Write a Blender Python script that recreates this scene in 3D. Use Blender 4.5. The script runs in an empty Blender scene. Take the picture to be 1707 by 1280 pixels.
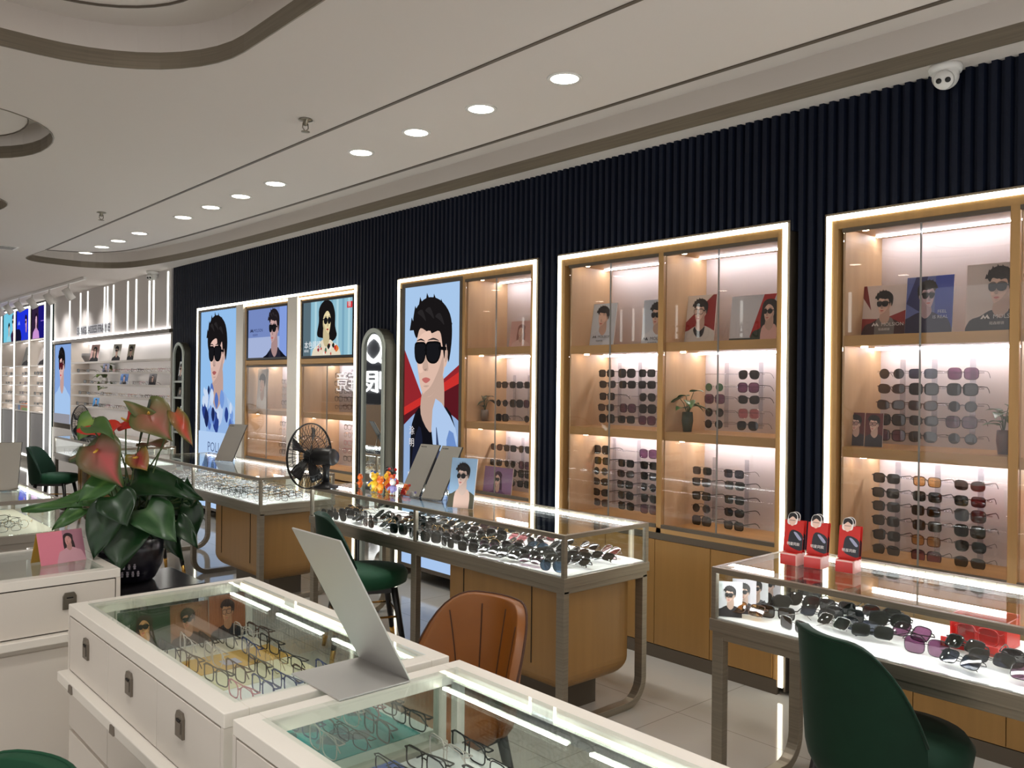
import bpy, bmesh, math, random
from mathutils import Vector, Matrix
from mathutils.geometry import tessellate_polygon
random.seed(7)
SC = bpy.context.scene
COL = SC.collection
PI = math.pi
ORD = ['first', 'second', 'third', 'fourth', 'fifth', 'sixth', 'seventh', 'eighth', 'ninth', 'tenth', 'eleventh',
       'twelfth', 'thirteenth', 'fourteenth', 'fifteenth', 'sixteenth', 'seventeenth', 'eighteenth', 'nineteenth', 'twentieth',
       'twenty-first', 'twenty-second', 'twenty-third', 'twenty-fourth']

# ------------------------------------------------------------------ materials
def lin(c):
    out = []
    for v in c[:3]:
        v = v / 255.0
        out.append(v / 12.92 if v <= 0.04045 else ((v + 0.055) / 1.055) ** 2.4)
    return (out[0], out[1], out[2], 1.0)

MATS = {}
def mat(name, rgb, rough=0.5, metal=0.0, spec=0.5, coat=0.0, sheen=0.0, vary=0.0, scale=(6, 6, 6), bump=0.0):
    if name in MATS: return MATS[name]
    m = bpy.data.materials.new(name); m.use_nodes = True
    nt = m.node_tree; b = nt.nodes['Principled BSDF']
    c = lin(rgb)
    b.inputs['Base Color'].default_value = c
    b.inputs['Roughness'].default_value = rough
    b.inputs['Metallic'].default_value = metal
    b.inputs['Specular IOR Level'].default_value = spec
    if coat: b.inputs['Coat Weight'].default_value = coat; b.inputs['Coat Roughness'].default_value = 0.08
    if sheen: b.inputs['Sheen Weight'].default_value = sheen; b.inputs['Sheen Roughness'].default_value = 0.35
    if vary or bump:
        tc = nt.nodes.new('ShaderNodeTexCoord'); mp = nt.nodes.new('ShaderNodeMapping')
        nz = nt.nodes.new('ShaderNodeTexNoise')
        mp.inputs['Scale'].default_value = scale
        nz.inputs['Scale'].default_value = 1.0; nz.inputs['Detail'].default_value = 4.0
        nt.links.new(tc.outputs['Object'], mp.inputs['Vector']); nt.links.new(mp.outputs['Vector'], nz.inputs['Vector'])
        if vary:
            rp = nt.nodes.new('ShaderNodeValToRGB')
            rp.color_ramp.elements[0].position = 0.3; rp.color_ramp.elements[1].position = 0.72
            rp.color_ramp.elements[0].color = tuple(min(1, v * (1 - vary)) for v in c[:3]) + (1,)
            rp.color_ramp.elements[1].color = tuple(min(1, v * (1 + vary)) for v in c[:3]) + (1,)
            nt.links.new(nz.outputs['Fac'], rp.inputs['Fac']); nt.links.new(rp.outputs['Color'], b.inputs['Base Color'])
        if bump:
            bp = nt.nodes.new('ShaderNodeBump'); bp.inputs['Strength'].default_value = bump; bp.inputs['Distance'].default_value = 0.004
            nt.links.new(nz.outputs['Fac'], bp.inputs['Height']); nt.links.new(bp.outputs['Normal'], b.inputs['Normal'])
    MATS[name] = m
    return m

def emit(name, rgb, strength):
    if name in MATS: return MATS[name]
    m = bpy.data.materials.new(name); m.use_nodes = True
    nt = m.node_tree; nt.nodes.clear()
    o = nt.nodes.new('ShaderNodeOutputMaterial'); e = nt.nodes.new('ShaderNodeEmission')
    e.inputs['Color'].default_value = lin(rgb); e.inputs['Strength'].default_value = strength
    nt.links.new(e.outputs[0], o.inputs['Surface'])
    MATS[name] = m
    return m

def glass(name, tint=(245, 250, 248), refl=0.05, rough=0.0, gcol=(255, 255, 255), density=1.0):
    """thin sheet glass: clear transmission plus a Schlick mirror reflection"""
    if name in MATS: return MATS[name]
    m = bpy.data.materials.new(name); m.use_nodes = True
    nt = m.node_tree; nt.nodes.clear()
    o = nt.nodes.new('ShaderNodeOutputMaterial'); mx = nt.nodes.new('ShaderNodeMixShader')
    t = nt.nodes.new('ShaderNodeBsdfTransparent'); g = nt.nodes.new('ShaderNodeBsdfGlossy')
    t.inputs['Color'].default_value = lin(tint); g.inputs['Color'].default_value = lin(gcol); g.inputs['Roughness'].default_value = rough
    lw = nt.nodes.new('ShaderNodeLayerWeight'); lw.inputs['Blend'].default_value = 0.5
    pw = nt.nodes.new('ShaderNodeMath'); pw.operation = 'POWER'; pw.inputs[1].default_value = 5.0
    ma = nt.nodes.new('ShaderNodeMath'); ma.operation = 'MULTIPLY_ADD'; ma.inputs[1].default_value = 1 - refl; ma.inputs[2].default_value = refl
    nt.links.new(lw.outputs['Facing'], pw.inputs[0]); nt.links.new(pw.outputs[0], ma.inputs[0])
    nt.links.new(ma.outputs[0], mx.inputs['Fac']); nt.links.new(t.outputs[0], mx.inputs[1]); nt.links.new(g.outputs[0], mx.inputs[2])
    nt.links.new(mx.outputs[0], o.inputs['Surface'])
    MATS[name] = m
    return m

M_CEIL = mat('ceiling_paint', (214, 206, 200), 0.85, spec=0.2)
M_BRONZE = mat('brushed_bronze', (138, 129, 115), 0.36, 0.6, vary=0.12, scale=(3, 3, 160))
M_STEEL = mat('brushed_steel', (150, 144, 132), 0.3, 0.95, vary=0.1, scale=(120, 3, 120))
M_TRIM = mat('dark_trim', (92, 82, 72), 0.5, 0.3)
M_NAVY = mat('navy_paint', (14, 21, 38), 0.55, spec=0.22, vary=0.08, scale=(2, 2, 1))
M_WOOD = mat('oak_veneer', (176, 136, 84), 0.42, vary=0.10, scale=(26, 26, 1.6))
M_WOODH = mat('oak_veneer_shelf', (178, 138, 86), 0.42, vary=0.10, scale=(26, 1.6, 26))
M_WOODIN = mat('oak_interior', (194, 162, 124), 0.5, vary=0.07, scale=(20, 20, 1.4))
M_PED = mat('oak_pedestal', (150, 112, 62), 0.38, vary=0.06, scale=(30, 30, 1.4))
M_BACK = mat('grey_rose_panel', (190, 180, 176), 0.6, vary=0.02)
M_KICK = mat('kick_metal', (98, 88, 76), 0.4, 0.4)
M_WHITE = mat('white_lacquer', (214, 206, 196), 0.35, spec=0.45)
M_WHITE2 = mat('white_frame_lacquer', (232, 226, 216), 0.3, spec=0.5)
M_GAP = mat('shadow_gap', (34, 30, 26), 0.9)
M_LIT = mat('white_display_base', (238, 236, 234), 0.5)
M_LED = emit('led_strip', (255, 250, 226), 7.0)
M_LEDIN = emit('led_counter_strip', (250, 250, 255), 34.0)
M_LEDBAR = emit('led_shelf_bar', (248, 246, 255), 44.0)
M_LEDW = emit('led_case_strip', (252, 255, 240), 20.0)
M_LEDS = emit('led_shelving_bar', (255, 250, 250), 9.0)
M_PUCK = emit('puck_lamp', (255, 230, 190), 40.0)
M_DOWN = emit('downlight_lamp', (255, 246, 226), 14.0)
M_LINE = emit('led_wall_line', (255, 255, 246), 3.2)
M_PANE = glass('clear_glass', (250, 253, 251), 0.035)
M_TOP = glass('counter_top_glass', (249, 253, 251), 0.032)
M_DOOR = glass('door_glass', (251, 250, 250), 0.038)
M_EDGE = mat('glass_edge_green', (150, 150, 146), 0.15, spec=0.6)
M_MIRROR = mat('mirror_silver', (242, 244, 242), 0.02, 1.0)
M_BLACK = mat('black_plastic', (20, 20, 22), 0.35)
M_DARK = mat('dark_wood_leg', (22, 20, 20), 0.35)
M_GOLD = mat('brass_tip', (206, 160, 84), 0.25, 1.0)
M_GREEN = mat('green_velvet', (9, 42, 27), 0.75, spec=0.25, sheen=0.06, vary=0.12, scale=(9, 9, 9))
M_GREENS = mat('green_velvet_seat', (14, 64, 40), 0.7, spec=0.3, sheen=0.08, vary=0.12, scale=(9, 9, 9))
M_ORANGE = mat('orange_leather', (130, 74, 16), 0.42, vary=0.06, scale=(7, 7, 7), bump=0.05)
M_SEAM = mat('dark_seam', (66, 34, 14), 0.7)
M_GREY = mat('grey_matt_steel', (190, 188, 184), 0.42, 0.45)
M_MARBLE = mat('dark_marble', (30, 28, 30), 0.12, vary=0.6, scale=(7, 7, 7))
M_POT = mat('dark_glazed_pot', (24, 22, 32), 0.25, vary=0.3, scale=(30, 30, 30))
M_SOIL = mat('soil', (38, 28, 20), 0.95)
M_STEM = mat('plant_stem', (66, 84, 44), 0.5)
M_ACRYL = glass('clear_acrylic', (236, 238, 242), 0.06)
M_ARCH = mat('dark_olive_arch', (50, 47, 40), 0.5, vary=0.08)
M_SAGE = mat('sage_arch_frame', (158, 164, 156), 0.4)
M_LATCH = mat('latch_metal', (128, 120, 110), 0.32, 0.85)
M_CAMW = mat('white_plastic', (226, 224, 220), 0.35)
M_GREYCAB = mat('grey_cabinet', (128, 124, 122), 0.5)
M_DGLASS = mat('dark_glossy_column', (34, 46, 48), 0.12)
M_WALLW = mat('off_white_wall', (206, 200, 196), 0.6)
M_RED = mat('red_card', (196, 32, 26), 0.35)
M_YEL = mat('ochre_card', (206, 160, 70), 0.6)
M_CREAM = mat('cream_card', (232, 222, 186), 0.6)
M_TEAL = mat('teal_card', (24, 150, 148), 0.5, vary=0.25, scale=(14, 14, 14))
M_BLUECARD = mat('blue_card', (38, 72, 150), 0.5)

# floor: large polished tiles with thin joints
def floor_mat():
    m = bpy.data.materials.new('polished_tile'); m.use_nodes = True
    nt = m.node_tree; b = nt.nodes['Principled BSDF']
    tc = nt.nodes.new('ShaderNodeTexCoord'); br = nt.nodes.new('ShaderNodeTexBrick')
    br.offset = 0.0; br.inputs['Scale'].default_value = 1.0
    br.inputs['Brick Width'].default_value = 0.8; br.inputs['Row Height'].default_value = 0.8
    br.inputs['Mortar Size'].default_value = 0.0022; br.inputs['Mortar Smooth'].default_value = 0.1
    br.inputs['Color1'].default_value = lin((188, 184, 177)); br.inputs['Color2'].default_value = lin((184, 180, 173))
    br.inputs['Mortar'].default_value = lin((146, 140, 132))
    nt.links.new(tc.outputs['Object'], br.inputs['Vector'])
    nz = nt.nodes.new('ShaderNodeTexNoise'); nz.inputs['Scale'].default_value = 1.6; nz.inputs['Detail'].default_value = 6
    nt.links.new(tc.outputs['Object'], nz.inputs['Vector'])
    mx = nt.nodes.new('ShaderNodeMix'); mx.data_type = 'RGBA'; mx.blend_type = 'MULTIPLY'; mx.inputs['Factor'].default_value = 0.25
    rp = nt.nodes.new('ShaderNodeValToRGB'); rp.color_ramp.elements[0].color = (0.55, 0.55, 0.55, 1); rp.color_ramp.elements[0].position = 0.3
    nt.links.new(nz.outputs['Fac'], rp.inputs['Fac'])
    nt.links.new(br.outputs['Color'], mx.inputs['A']); nt.links.new(rp.outputs['Color'], mx.inputs['B'])
    nt.links.new(mx.outputs['Result'], b.inputs['Base Color'])
    b.inputs['Roughness'].default_value = 0.07; b.inputs['Specular IOR Level'].default_value = 0.55
    return m
M_FLOOR = floor_mat()

def vcol_mat(name, rough=0.35):
    if name in MATS: return MATS[name]
    m = bpy.data.materials.new(name); m.use_nodes = True
    nt = m.node_tree; b = nt.nodes['Principled BSDF']
    a = nt.nodes.new('ShaderNodeVertexColor'); a.layer_name = 'Col'
    nt.links.new(a.outputs['Color'], b.inputs['Base Color']); b.inputs['Roughness'].default_value = rough
    MATS[name] = m
    return m

def ink(rgb, lit=0.0):
    """print ink; lit = backlit film in a lightbox or a screen"""
    k = 'ink_%d_%d_%d_%g' % (rgb[0], rgb[1], rgb[2], lit)
    return emit(k, rgb, lit) if lit else mat(k, rgb, 0.45)

# ------------------------------------------------------------------ mesh builder
class MB:
    def __init__(s): s.v = []; s.f = []; s.m = []; s.s = []; s.mats = []
    def mi(s, m):
        if m not in s.mats: s.mats.append(m)
        return s.mats.index(m)
    def add(s, vs, fs, m, smooth=False):
        o = len(s.v); i = s.mi(m)
        s.v += [tuple(p) for p in vs]
        for f in fs: s.f.append(tuple(o + k for k in f)); s.m.append(i); s.s.append(smooth)
        return s
    def box(s, x0, x1, y0, y1, z0, z1, m):
        if x1 < x0: x0, x1 = x1, x0
        if y1 < y0: y0, y1 = y1, y0
        if z1 < z0: z0, z1 = z1, z0
        v = [(x0, y0, z0), (x1, y0, z0), (x1, y1, z0), (x0, y1, z0), (x0, y0, z1), (x1, y0, z1), (x1, y1, z1), (x0, y1, z1)]
        return s.add(v, [(0, 3, 2, 1), (4, 5, 6, 7), (0, 1, 5, 4), (1, 2, 6, 5), (2, 3, 7, 6), (3, 0, 4, 7)], m)
    def tube(s, pts, r, m, n=8, cap=True, closed=False, smooth=True, flat=1.0, up=None):
        pts = [Vector(p) for p in pts]; N = len(pts); rs = r if isinstance(r, (list, tuple)) else [r] * N
        vs = []; fs = []; prev = None
        for i, p in enumerate(pts):
            a = pts[(i - 1) % N] if (closed or i > 0) else p
            b = pts[(i + 1) % N] if (closed or i < N - 1) else p
            t = (b - a); t = t.normalized() if t.length > 1e-9 else Vector((0, 0, 1))
            if prev is None:
                u = Vector(up) if up else (Vector((0, 0, 1)) if abs(t.z) < 0.9 else Vector((1, 0, 0)))
            else: u = prev
            u = (u - t * u.dot(t))
            u = u.normalized() if u.length > 1e-6 else t.orthogonal().normalized()
            prev = u; w = t.cross(u)
            for k in range(n):
                a2 = 2 * PI * k / n
                vs.append(p + (u * math.cos(a2) + w * math.sin(a2) * flat) * rs[i])
        M = N if closed else N - 1
        for i in range(M):
            j = (i + 1) % N
            for k in range(n):
                l = (k + 1) % n
                fs.append((i * n + k, i * n + l, j * n + l, j * n + k))
        if cap and not closed:
            fs.append(tuple(reversed(range(n)))); fs.append(tuple((N - 1) * n + k for k in range(n)))
        return s.add(vs, fs, m, smooth)
    def lathe(s, prof, m, n=24, c=(0, 0, 0), axis='z', smooth=True, cap=True):
        vs = []; fs = []
        for (r, z) in prof:
            for k in range(n):
                a = 2 * PI * k / n
                p = (r * math.cos(a), r * math.sin(a), z)
                if axis == 'x': p = (p[2], p[0], p[1])
                elif axis == 'y': p = (p[1], p[2], p[0])
                vs.append((p[0] + c[0], p[1] + c[1], p[2] + c[2]))
        for i in range(len(prof) - 1):
            for k in range(n):
                l = (k + 1) % n
                fs.append((i * n + k, i * n + l, (i + 1) * n + l, (i + 1) * n + k))
        if cap:
            if prof[0][0] > 1e-6: fs.append(tuple(reversed(range(n))))
            if prof[-1][0] > 1e-6: fs.append(tuple((len(prof) - 1) * n + k for k in range(n)))
        return s.add(vs, fs, m, smooth)
    def ball(s, c, r, m, n=14, k=9, sc=(1, 1, 1)):
        prof = []
        vs = []; fs = []
        for i in range(k + 1):
            t = PI * i / k
            for j in range(n):
                a = 2 * PI * j / n
                vs.append((c[0] + r * sc[0] * math.sin(t) * math.cos(a), c[1] + r * sc[1] * math.sin(t) * math.sin(a), c[2] + r * sc[2] * math.cos(t)))
        for i in range(k):
            for j in range(n):
                l = (j + 1) % n
                fs.append((i * n + j, (i + 1) * n + j, (i + 1) * n + l, i * n + l))
        return s.add(vs, fs, m, True)
    def extrude(s, poly, f0, f1, m, smooth=False):
        """poly: 2D points; f0,f1 map (a,b)->3D for the two ends"""
        n = len(poly)
        vs = [f0(*p) for p in poly] + [f1(*p) for p in poly]
        fs = [(i, (i + 1) % n, n + (i + 1) % n, n + i) for i in range(n)]
        o = len(s.v); s.add(vs, fs, m, smooth)
        tri = tessellate_polygon([[Vector((p[0], p[1], 0)) for p in poly]])
        i0 = s.mi(m)
        for t in tri:
            s.f.append(tuple(o + k for k in t)); s.m.append(i0); s.s.append(False)
            s.f.append(tuple(o + n + k for k in reversed(t))); s.m.append(i0); s.s.append(False)
        return s
    def mesh(s, name):
        me = bpy.data.meshes.new(name)
        me.from_pydata(s.v, [], s.f)
        for m in s.mats: me.materials.append(m)
        me.polygons.foreach_set('material_index', s.m)
        me.polygons.foreach_set('use_smooth', s.s)
        me.update()
        bm = bmesh.new(); bm.from_mesh(me); bmesh.ops.recalc_face_normals(bm, faces=bm.faces); bm.to_mesh(me); bm.free()
        return me
    def build(s, name, parent=None, bev=0.0, loc=None, rz=0.0):
        o = bpy.data.objects.new(name, s.mesh(name)); COL.objects.link(o)
        if parent: o.parent = parent
        if loc: o.location = loc
        if rz: o.rotation_euler.z = rz
        if bev:
            b = o.modifiers.new('bevel', 'BEVEL'); b.width = bev; b.segments = 2; b.limit_method = 'ANGLE'; b.angle_limit = 0.9
        return o

def thing(name, label, cat, loc=(0, 0, 0), rz=0.0, group=None, rx=0.0):
    o = bpy.data.objects.new(name, None); COL.objects.link(o)
    o.empty_display_size = 0.05
    o.location = loc; o.rotation_euler = (rx, 0, rz); o['label'] = label; o['category'] = cat
    if group: o['group'] = group
    return o
def tag(o, label, cat, group=None, kind=None):
    o['label'] = label; o['category'] = cat
    if group: o['group'] = group
    if kind: o['kind'] = kind
    return o
def struct(o): o['kind'] = 'structure'; return o

def smooth2(pts, n=5, closed=True):
    out = []; N = len(pts)
    for i in range(N if closed else N - 1):
        g = lambda k: pts[k % N] if closed else pts[max(0, min(N - 1, k))]
        p0, p1, p2, p3 = g(i - 1), g(i), g(i + 1), g(i + 2)
        for k in range(n):
            t = k / n
            q = []
            for d in range(len(p1)):
                q.append(0.5 * (2 * p1[d] + (p2[d] - p0[d]) * t + (2 * p0[d] - 5 * p1[d] + 4 * p2[d] - p3[d]) * t * t + (3 * p1[d] - p0[d] - 3 * p2[d] + p3[d]) * t ** 3))
            out.append(tuple(q))
    if not closed: out.append(tuple(pts[-1]))
    return out

def text_polys(body, size):
    cu = bpy.data.curves.new('lettering', 'FONT'); cu.body = body; cu.size = size; cu.align_x = 'LEFT'; cu.resolution_u = 2
    o = bpy.data.objects.new('lettering', cu); COL.objects.link(o)
    dg = bpy.context.evaluated_depsgraph_get(); dg.update()
    me = bpy.data.meshes.new_from_object(o.evaluated_get(dg))
    vs = [tuple(v.co) for v in me.vertices]; fs = [tuple(p.vertices) for p in me.polygons]
    bpy.data.objects.remove(o); bpy.data.curves.remove(cu); bpy.data.meshes.remove(me)
    return vs, fs

# ------------------------------------------------------------------ printed graphics (portrait boards)
class Print(MB):
    """flat printed board in the local XZ plane, seen from -Y; u to the right, v up"""
    def __init__(s, w, h, bg, lit=0.0, t=0.006, edge=None, x0=None):
        super().__init__(); s.w = w; s.h = h; s.lit = lit; s.l = 0; s.x0 = -w / 2 if x0 is None else x0
        s.box(s.x0, s.x0 + w, 0.0004, t, 0, h, edge or ink((225, 222, 218)))
        s.rect(0, 0, w, h, bg)
    def step(s): s.l += 1; return -0.00025 * s.l
    def put(s, pts, rgb):
        if len(pts) < 3: return
        y = s.step()
        v3 = [Vector((p[0], p[1], 0)) for p in pts]
        tris = tessellate_polygon([v3])
        s.add([(s.x0 + p[0], y, p[1]) for p in pts], [tuple(t) for t in tris], ink(rgb, s.lit))
    def clip(s, pts):
        for ax, lim, sg in ((0, 0, 1), (0, s.w, -1), (1, 0, 1), (1, s.h, -1)):
            out = []
            for i in range(len(pts)):
                a, b = pts[i - 1], pts[i]
                da, db = sg * (a[ax] - lim), sg * (b[ax] - lim)
                if (da >= 0) != (db >= 0):
                    t = da / (da - db); out.append((a[0] + (b[0] - a[0]) * t, a[1] + (b[1] - a[1]) * t))
                if db >= 0: out.append(b)
            pts = out
            if not pts: return []
        return pts
    def poly(s, pts, rgb, sm=4):
        q = smooth2(pts, sm) if sm > 1 else pts
        s.put(s.clip(q), rgb)
    def rect(s, u0, v0, u1, v1, rgb): s.put(s.clip([(u0, v0), (u1, v0), (u1, v1), (u0, v1)]), rgb)
    def text(s, u, v, body, size, rgb, bold=False):
        vs, fs = text_polys(body, size); y = s.step()
        s.add([(s.x0 + u + a, y, v + b) for a, b, _ in vs], fs, ink(rgb, s.lit))
    def logo(s, u, v, k, rgb):
        s.put([(u, v), (u + .30 * k, v + .5 * k), (u + .5 * k, v + .16 * k), (u + .7 * k, v + .5 * k), (u + k, v), (u + .76 * k, v), (u + .66 * k, v + .2 * k), (u + .5 * k, v - .04 * k), (u + .32 * k, v + .2 * k), (u + .22 * k, v)], rgb)
    def bust(s, cx, cy, k, d=-1, hair='short', hc=(26, 23, 24), skin=(226, 190, 172), cloth=(30, 30, 36), shirt=None,
             lens=(24, 24, 28), frame=(14, 14, 16), style='square', tee=None, lips=(196, 110, 104), floral=False):
        P = lambda pts: [(cx + d * a * k, cy + b * k) for a, b in pts]
        sh = tuple(int(c * .88) for c in skin)
        if hair == 'long':
            s.poly(P([(-.40, .1), (-.44, .4), (-.2, .62), (.15, .64), (.38, .45), (.42, .1), (.46, -.4), (.40, -.9), (.2, -1.0), (-.3, -1.0), (-.52, -.8), (-.5, -.3)]), hc)
        if hair == 'big':
            s.poly(P([(-.62, .0), (-.6, .5), (-.2, .78), (.3, .7), (.56, .3), (.58, -.2), (.7, -.55), (.36, -.75), (-.3, -.62), (-.74, -.5)]), hc)
        s.poly(P([(-1.25, -2.6), (-1.12, -1.2), (-.72, -.88), (-.24, -.66), (.02, -.82), (.22, -.68), (.55, -.86), (.95, -1.15), (1.1, -2.6)]), cloth)
        if floral:
            rnd = random.Random(3)
            for i in range(46):
                a, b = rnd.uniform(-.85, .8), rnd.uniform(-2.2, -.86); r = rnd.uniform(.05, .13)
                c = rnd.choice([(196, 52, 44), (34, 40, 36), (232, 200, 120), (226, 120, 60), (240, 236, 226), (70, 110, 90), (150, 40, 60)])
                s.poly(P([(a - r, b), (a, b + r * rnd.uniform(.6, 1.4)), (a + r * rnd.uniform(.6, 1.3), b), (a, b - r)]), c, 3)
        if shirt:
            s.poly(P([(-.30, -.62), (-.5, -1.1), (-.30, -2.6), (.30, -2.6), (.42, -1.1), (.24, -.64), (.02, -.86)]), shirt, 3)
        s.poly(P([(-.22, -.2), (-.25, -.72), (-.04, -.95), (.2, -.72), (.15, -.38), (.0, -.3)]), sh)
        if tee: s.poly(P([(-.3, -.7), (-.16, -.82), (.0, -.93), (.16, -.84), (.25, -.7), (.32, -.9), (.1, -1.2), (-.2, -1.15)]), tee)
        s.poly(P([(-.27, .2), (-.28, -.04), (-.22, -.28), (-.06, -.46), (.08, -.51), (.19, -.43), (.26, -.22), (.30, .0), (.29, .2), (.16, .4), (-.12, .4)]), skin)
        if hair != 'long' and hair != 'big':
            s.poly(P([(-.25, .08), (-.32, .1), (-.33, -.04), (-.28, -.15), (-.23, -.1)]), skin)
        s.poly(P([(-.22, -.28), (-.06, -.46), (.08, -.51), (.14, -.47), (.0, -.38), (-.14, -.2), (-.24, -.02)]), sh)
        if hair == 'short':
            s.poly(P([(-.34, -.1), (-.40, .2), (-.36, .46), (-.16, .64), (.1, .68), (.32, .56), (.38, .36), (.30, .2), (.22, .32), (.02, .25), (-.16, .27), (-.22, .1), (-.26, -.06), (-.29, .12)]), hc)
        elif hair == 'fringe':
            s.poly(P([(-.36, -.1), (-.42, .2), (-.34, .5), (-.1, .66), (.16, .66), (.36, .5), (.40, .22), (.33, .06), (.25, .2), (.14, .08), (.02, .2), (-.1, .12), (-.2, .22), (-.24, .0), (-.29, .1)]), hc)
        elif hair in ('long', 'big'):
            s.poly(P([(-.36, -.3), (-.42, .2), (-.28, .52), (.0, .6), (.26, .52), (.38, .2), (.36, -.3), (.30, -.1), (.26, .2), (.08, .38), (-.12, .3), (-.25, .1), (-.28, -.3)]), hc)
        hl = tuple(min(255, int(c * 1.05 + 3)) for c in skin); dk = tuple(int(c * .74) for c in skin)
        s.poly(P([(.16, .26), (.26, .2), (.27, .12), (.1, .12), (.0, .18), (.02, .28)]), hl, 3)
        s.poly(P([(.20, -.1), (.26, -.14), (.24, -.22), (.16, -.2)]), hl, 3)
        s.poly(P([(.10, -.02), (.17, -.16), (.09, -.2), (.05, -.17)]), sh, 3)
        s.poly(P([(.08, -.17), (.14, -.18), (.11, -.2)]), dk, 3)
        s.poly(P([(.03, -.375), (.09, -.37), (.15, -.38), (.09, -.395)]), sh, 3)
        if hair in ('short', 'fringe') and k > .02:
            s.poly(P([(-.30, .04), (-.325, .03), (-.32, -.06), (-.28, -.10), (-.285, -.02)]), sh, 3)
            for a, b in ((-.34, .40), (-.22, .55), (-.08, .62), (.06, .64), (.2, .60), (.3, .50), (.37, .36)):
                s.put(s.clip(P([(a - .07, b - .06), (a - .02 + .05, b + .10), (a + .07, b - .06)])), hc)
            h2 = tuple(min(255, c + 16) for c in hc)
            for a, b in ((-.2, .42), (.0, .5), (.16, .48)):
                s.poly(P([(a - .06, b - .08), (a + .02, b + .06), (a + .12, b + .03), (a + .03, b - .02)]), h2, 3)
        for ox, wd in ((-.05, .12), (.20, .09)):
            s.poly(P([(ox - wd, .155), (ox, .195), (ox + wd, .165), (ox, .172)]), tuple(min(255, c + 20) for c in hc), 3)
        s.poly(P([(.0, -.30), (.09, -.275), (.17, -.30), (.09, -.345)]), lips, 3)
        if style:
            if style == 'square':
                L = [(-.13, .10), (.02, .12), (.13, .10), (.13, -.04), (.06, -.11), (-.06, -.11), (-.13, -.03)]
            elif style == 'round':
                L = [(.13 * math.cos(t), .12 * math.sin(t)) for t in [i * PI / 4 for i in range(8)]]
            else:
                L = [(-.13, .09), (.0, .11), (.13, .08), (.12, -.03), (.04, -.12), (-.08, -.1)]
            for ox, sc in ((-.05, 1.0), (.21, .78)):
                s.poly(P([(ox + a * sc * 1.1, .02 + b * 1.12) for a, b in L]), frame, 3)
                s.poly(P([(ox + a * sc * .93, .02 + b * .93) for a, b in L]), lens, 3)
            s.put(s.clip(P([(.07, .07), (.12, .07), (.12, .04), (.07, .04)])), frame)
            s.put(s.clip(P([(-.16, .09), (-.31, .08), (-.31, .04), (-.16, .05)])), frame)

# ------------------------------------------------------------------ spectacles
def lens_outline(shape, big=1.0):
    n = 18; pts = []
    for i in range(n):
        t = 2 * PI * i / n; c, s_ = math.cos(t), math.sin(t)
        if shape == 'round': p = (.0245 * c, .0235 * s_)
        elif shape == 'square':
            e = 0.52; p = (.0275 * math.copysign(abs(c) ** e, c), .0220 * math.copysign(abs(s_) ** e, s_))
        elif shape == 'large':
            e = 0.62; p = (.0300 * math.copysign(abs(c) ** e, c), .0265 * math.copysign(abs(s_) ** e, s_))
        elif shape == 'aviator':
            e = 0.75; p = (.0285 * math.copysign(abs(c) ** e, c) * (1 + .10 * s_), .0245 * math.copysign(abs(s_) ** e, s_) - .002 * c)
        elif shape == 'narrow':
            e = 0.6; p = (.0265 * math.copysign(abs(c) ** e, c), .0160 * math.copysign(abs(s_) ** e, s_))
        else:
            e = 0.7; p = (.0285 * math.copysign(abs(c) ** e, c), .0215 * math.copysign(abs(s_) ** e, s_) + .004 * c * max(0, s_))
        pts.append((p[0] * big, p[1] * big))
    return pts

SPEC = {}
def spec_meshes(key, shape, fm, lm, thick, fold, tm=None, merged=False):
    if key in SPEC: return SPEC[key]
    out = lens_outline(shape); hh = max(p[1] for p in out); cx = .0345
    yc = lambda x: .9 * x * x
    tm = tm or fm; parts = []
    whole = MB()
    fr = whole if merged else MB()
    z0 = hh + thick
    ns = 4 if merged else 5
    for sg in (-1, 1):
        pts = [(sg * (cx + a), yc(cx + a), z0 + b) for a, b in out]
        if merged: pts = pts[::2]
        fr.tube(pts, thick, fm, ns, closed=True)
    fr.tube([(-.009, yc(.009), z0 + .006), (0, -.001, z0 + .009), (.009, yc(.009), z0 + .006)], thick * .9, fm, ns)
    for sg in (-1, 1):
        fr.tube([(sg * .0625, yc(.062), z0 + .012), (sg * .0705, yc(.07) + .002, z0 + .012)], thick * 1.1, fm, ns)
    if not merged: parts.append(('front_frame', fr.mesh('front_frame')))
    for sg in (-1, 1):
        le = whole if merged else MB()
        o2 = out[::2] if merged else out
        ring = [(sg * (cx + a * .96), yc(cx + a) + .0004, z0 + b * .96) for a, b in o2]
        n = len(ring); c = (sg * cx, yc(cx) - .0016, z0)
        le.add(ring + [c], [(i, (i + 1) % n, n) for i in range(n)], lm, True)
        if not merged: parts.append(('lens', le.mesh('lens')))
    for sg in (-1, 1):
        te = whole if merged else MB()
        hx, hy, hz = sg * .0705, yc(.07) + .002, z0 + .012
        if not fold:
            pts = [(hx, hy, hz), (hx * 1.0, hy + .05, hz), (hx * .97, hy + .095, hz - .002), (hx * .93, hy + .122, hz - .012), (hx * .9, hy + .142, max(.003, hz - .030))]
        else:
            yy = hy + (.009 if sg < 0 else .015)
            pts = [(hx, hy, hz), (hx * .96, yy, hz - .001), (hx * .3, yy + .003, hz - .004), (-hx * .35, yy + .004, hz - .009), (-hx * .75, yy + .003, max(.004, hz - .026))]
        te.tube(pts, thick * (1.15 if thick > .0016 else 1.0), tm, ns, flat=.6 if thick > .0016 else 1.0)
        if not merged: parts.append(('temple', te.mesh('temple')))
    if merged: parts = [('whole', whole.mesh('spectacles'))]
    SPEC[key] = parts
    return parts

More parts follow.
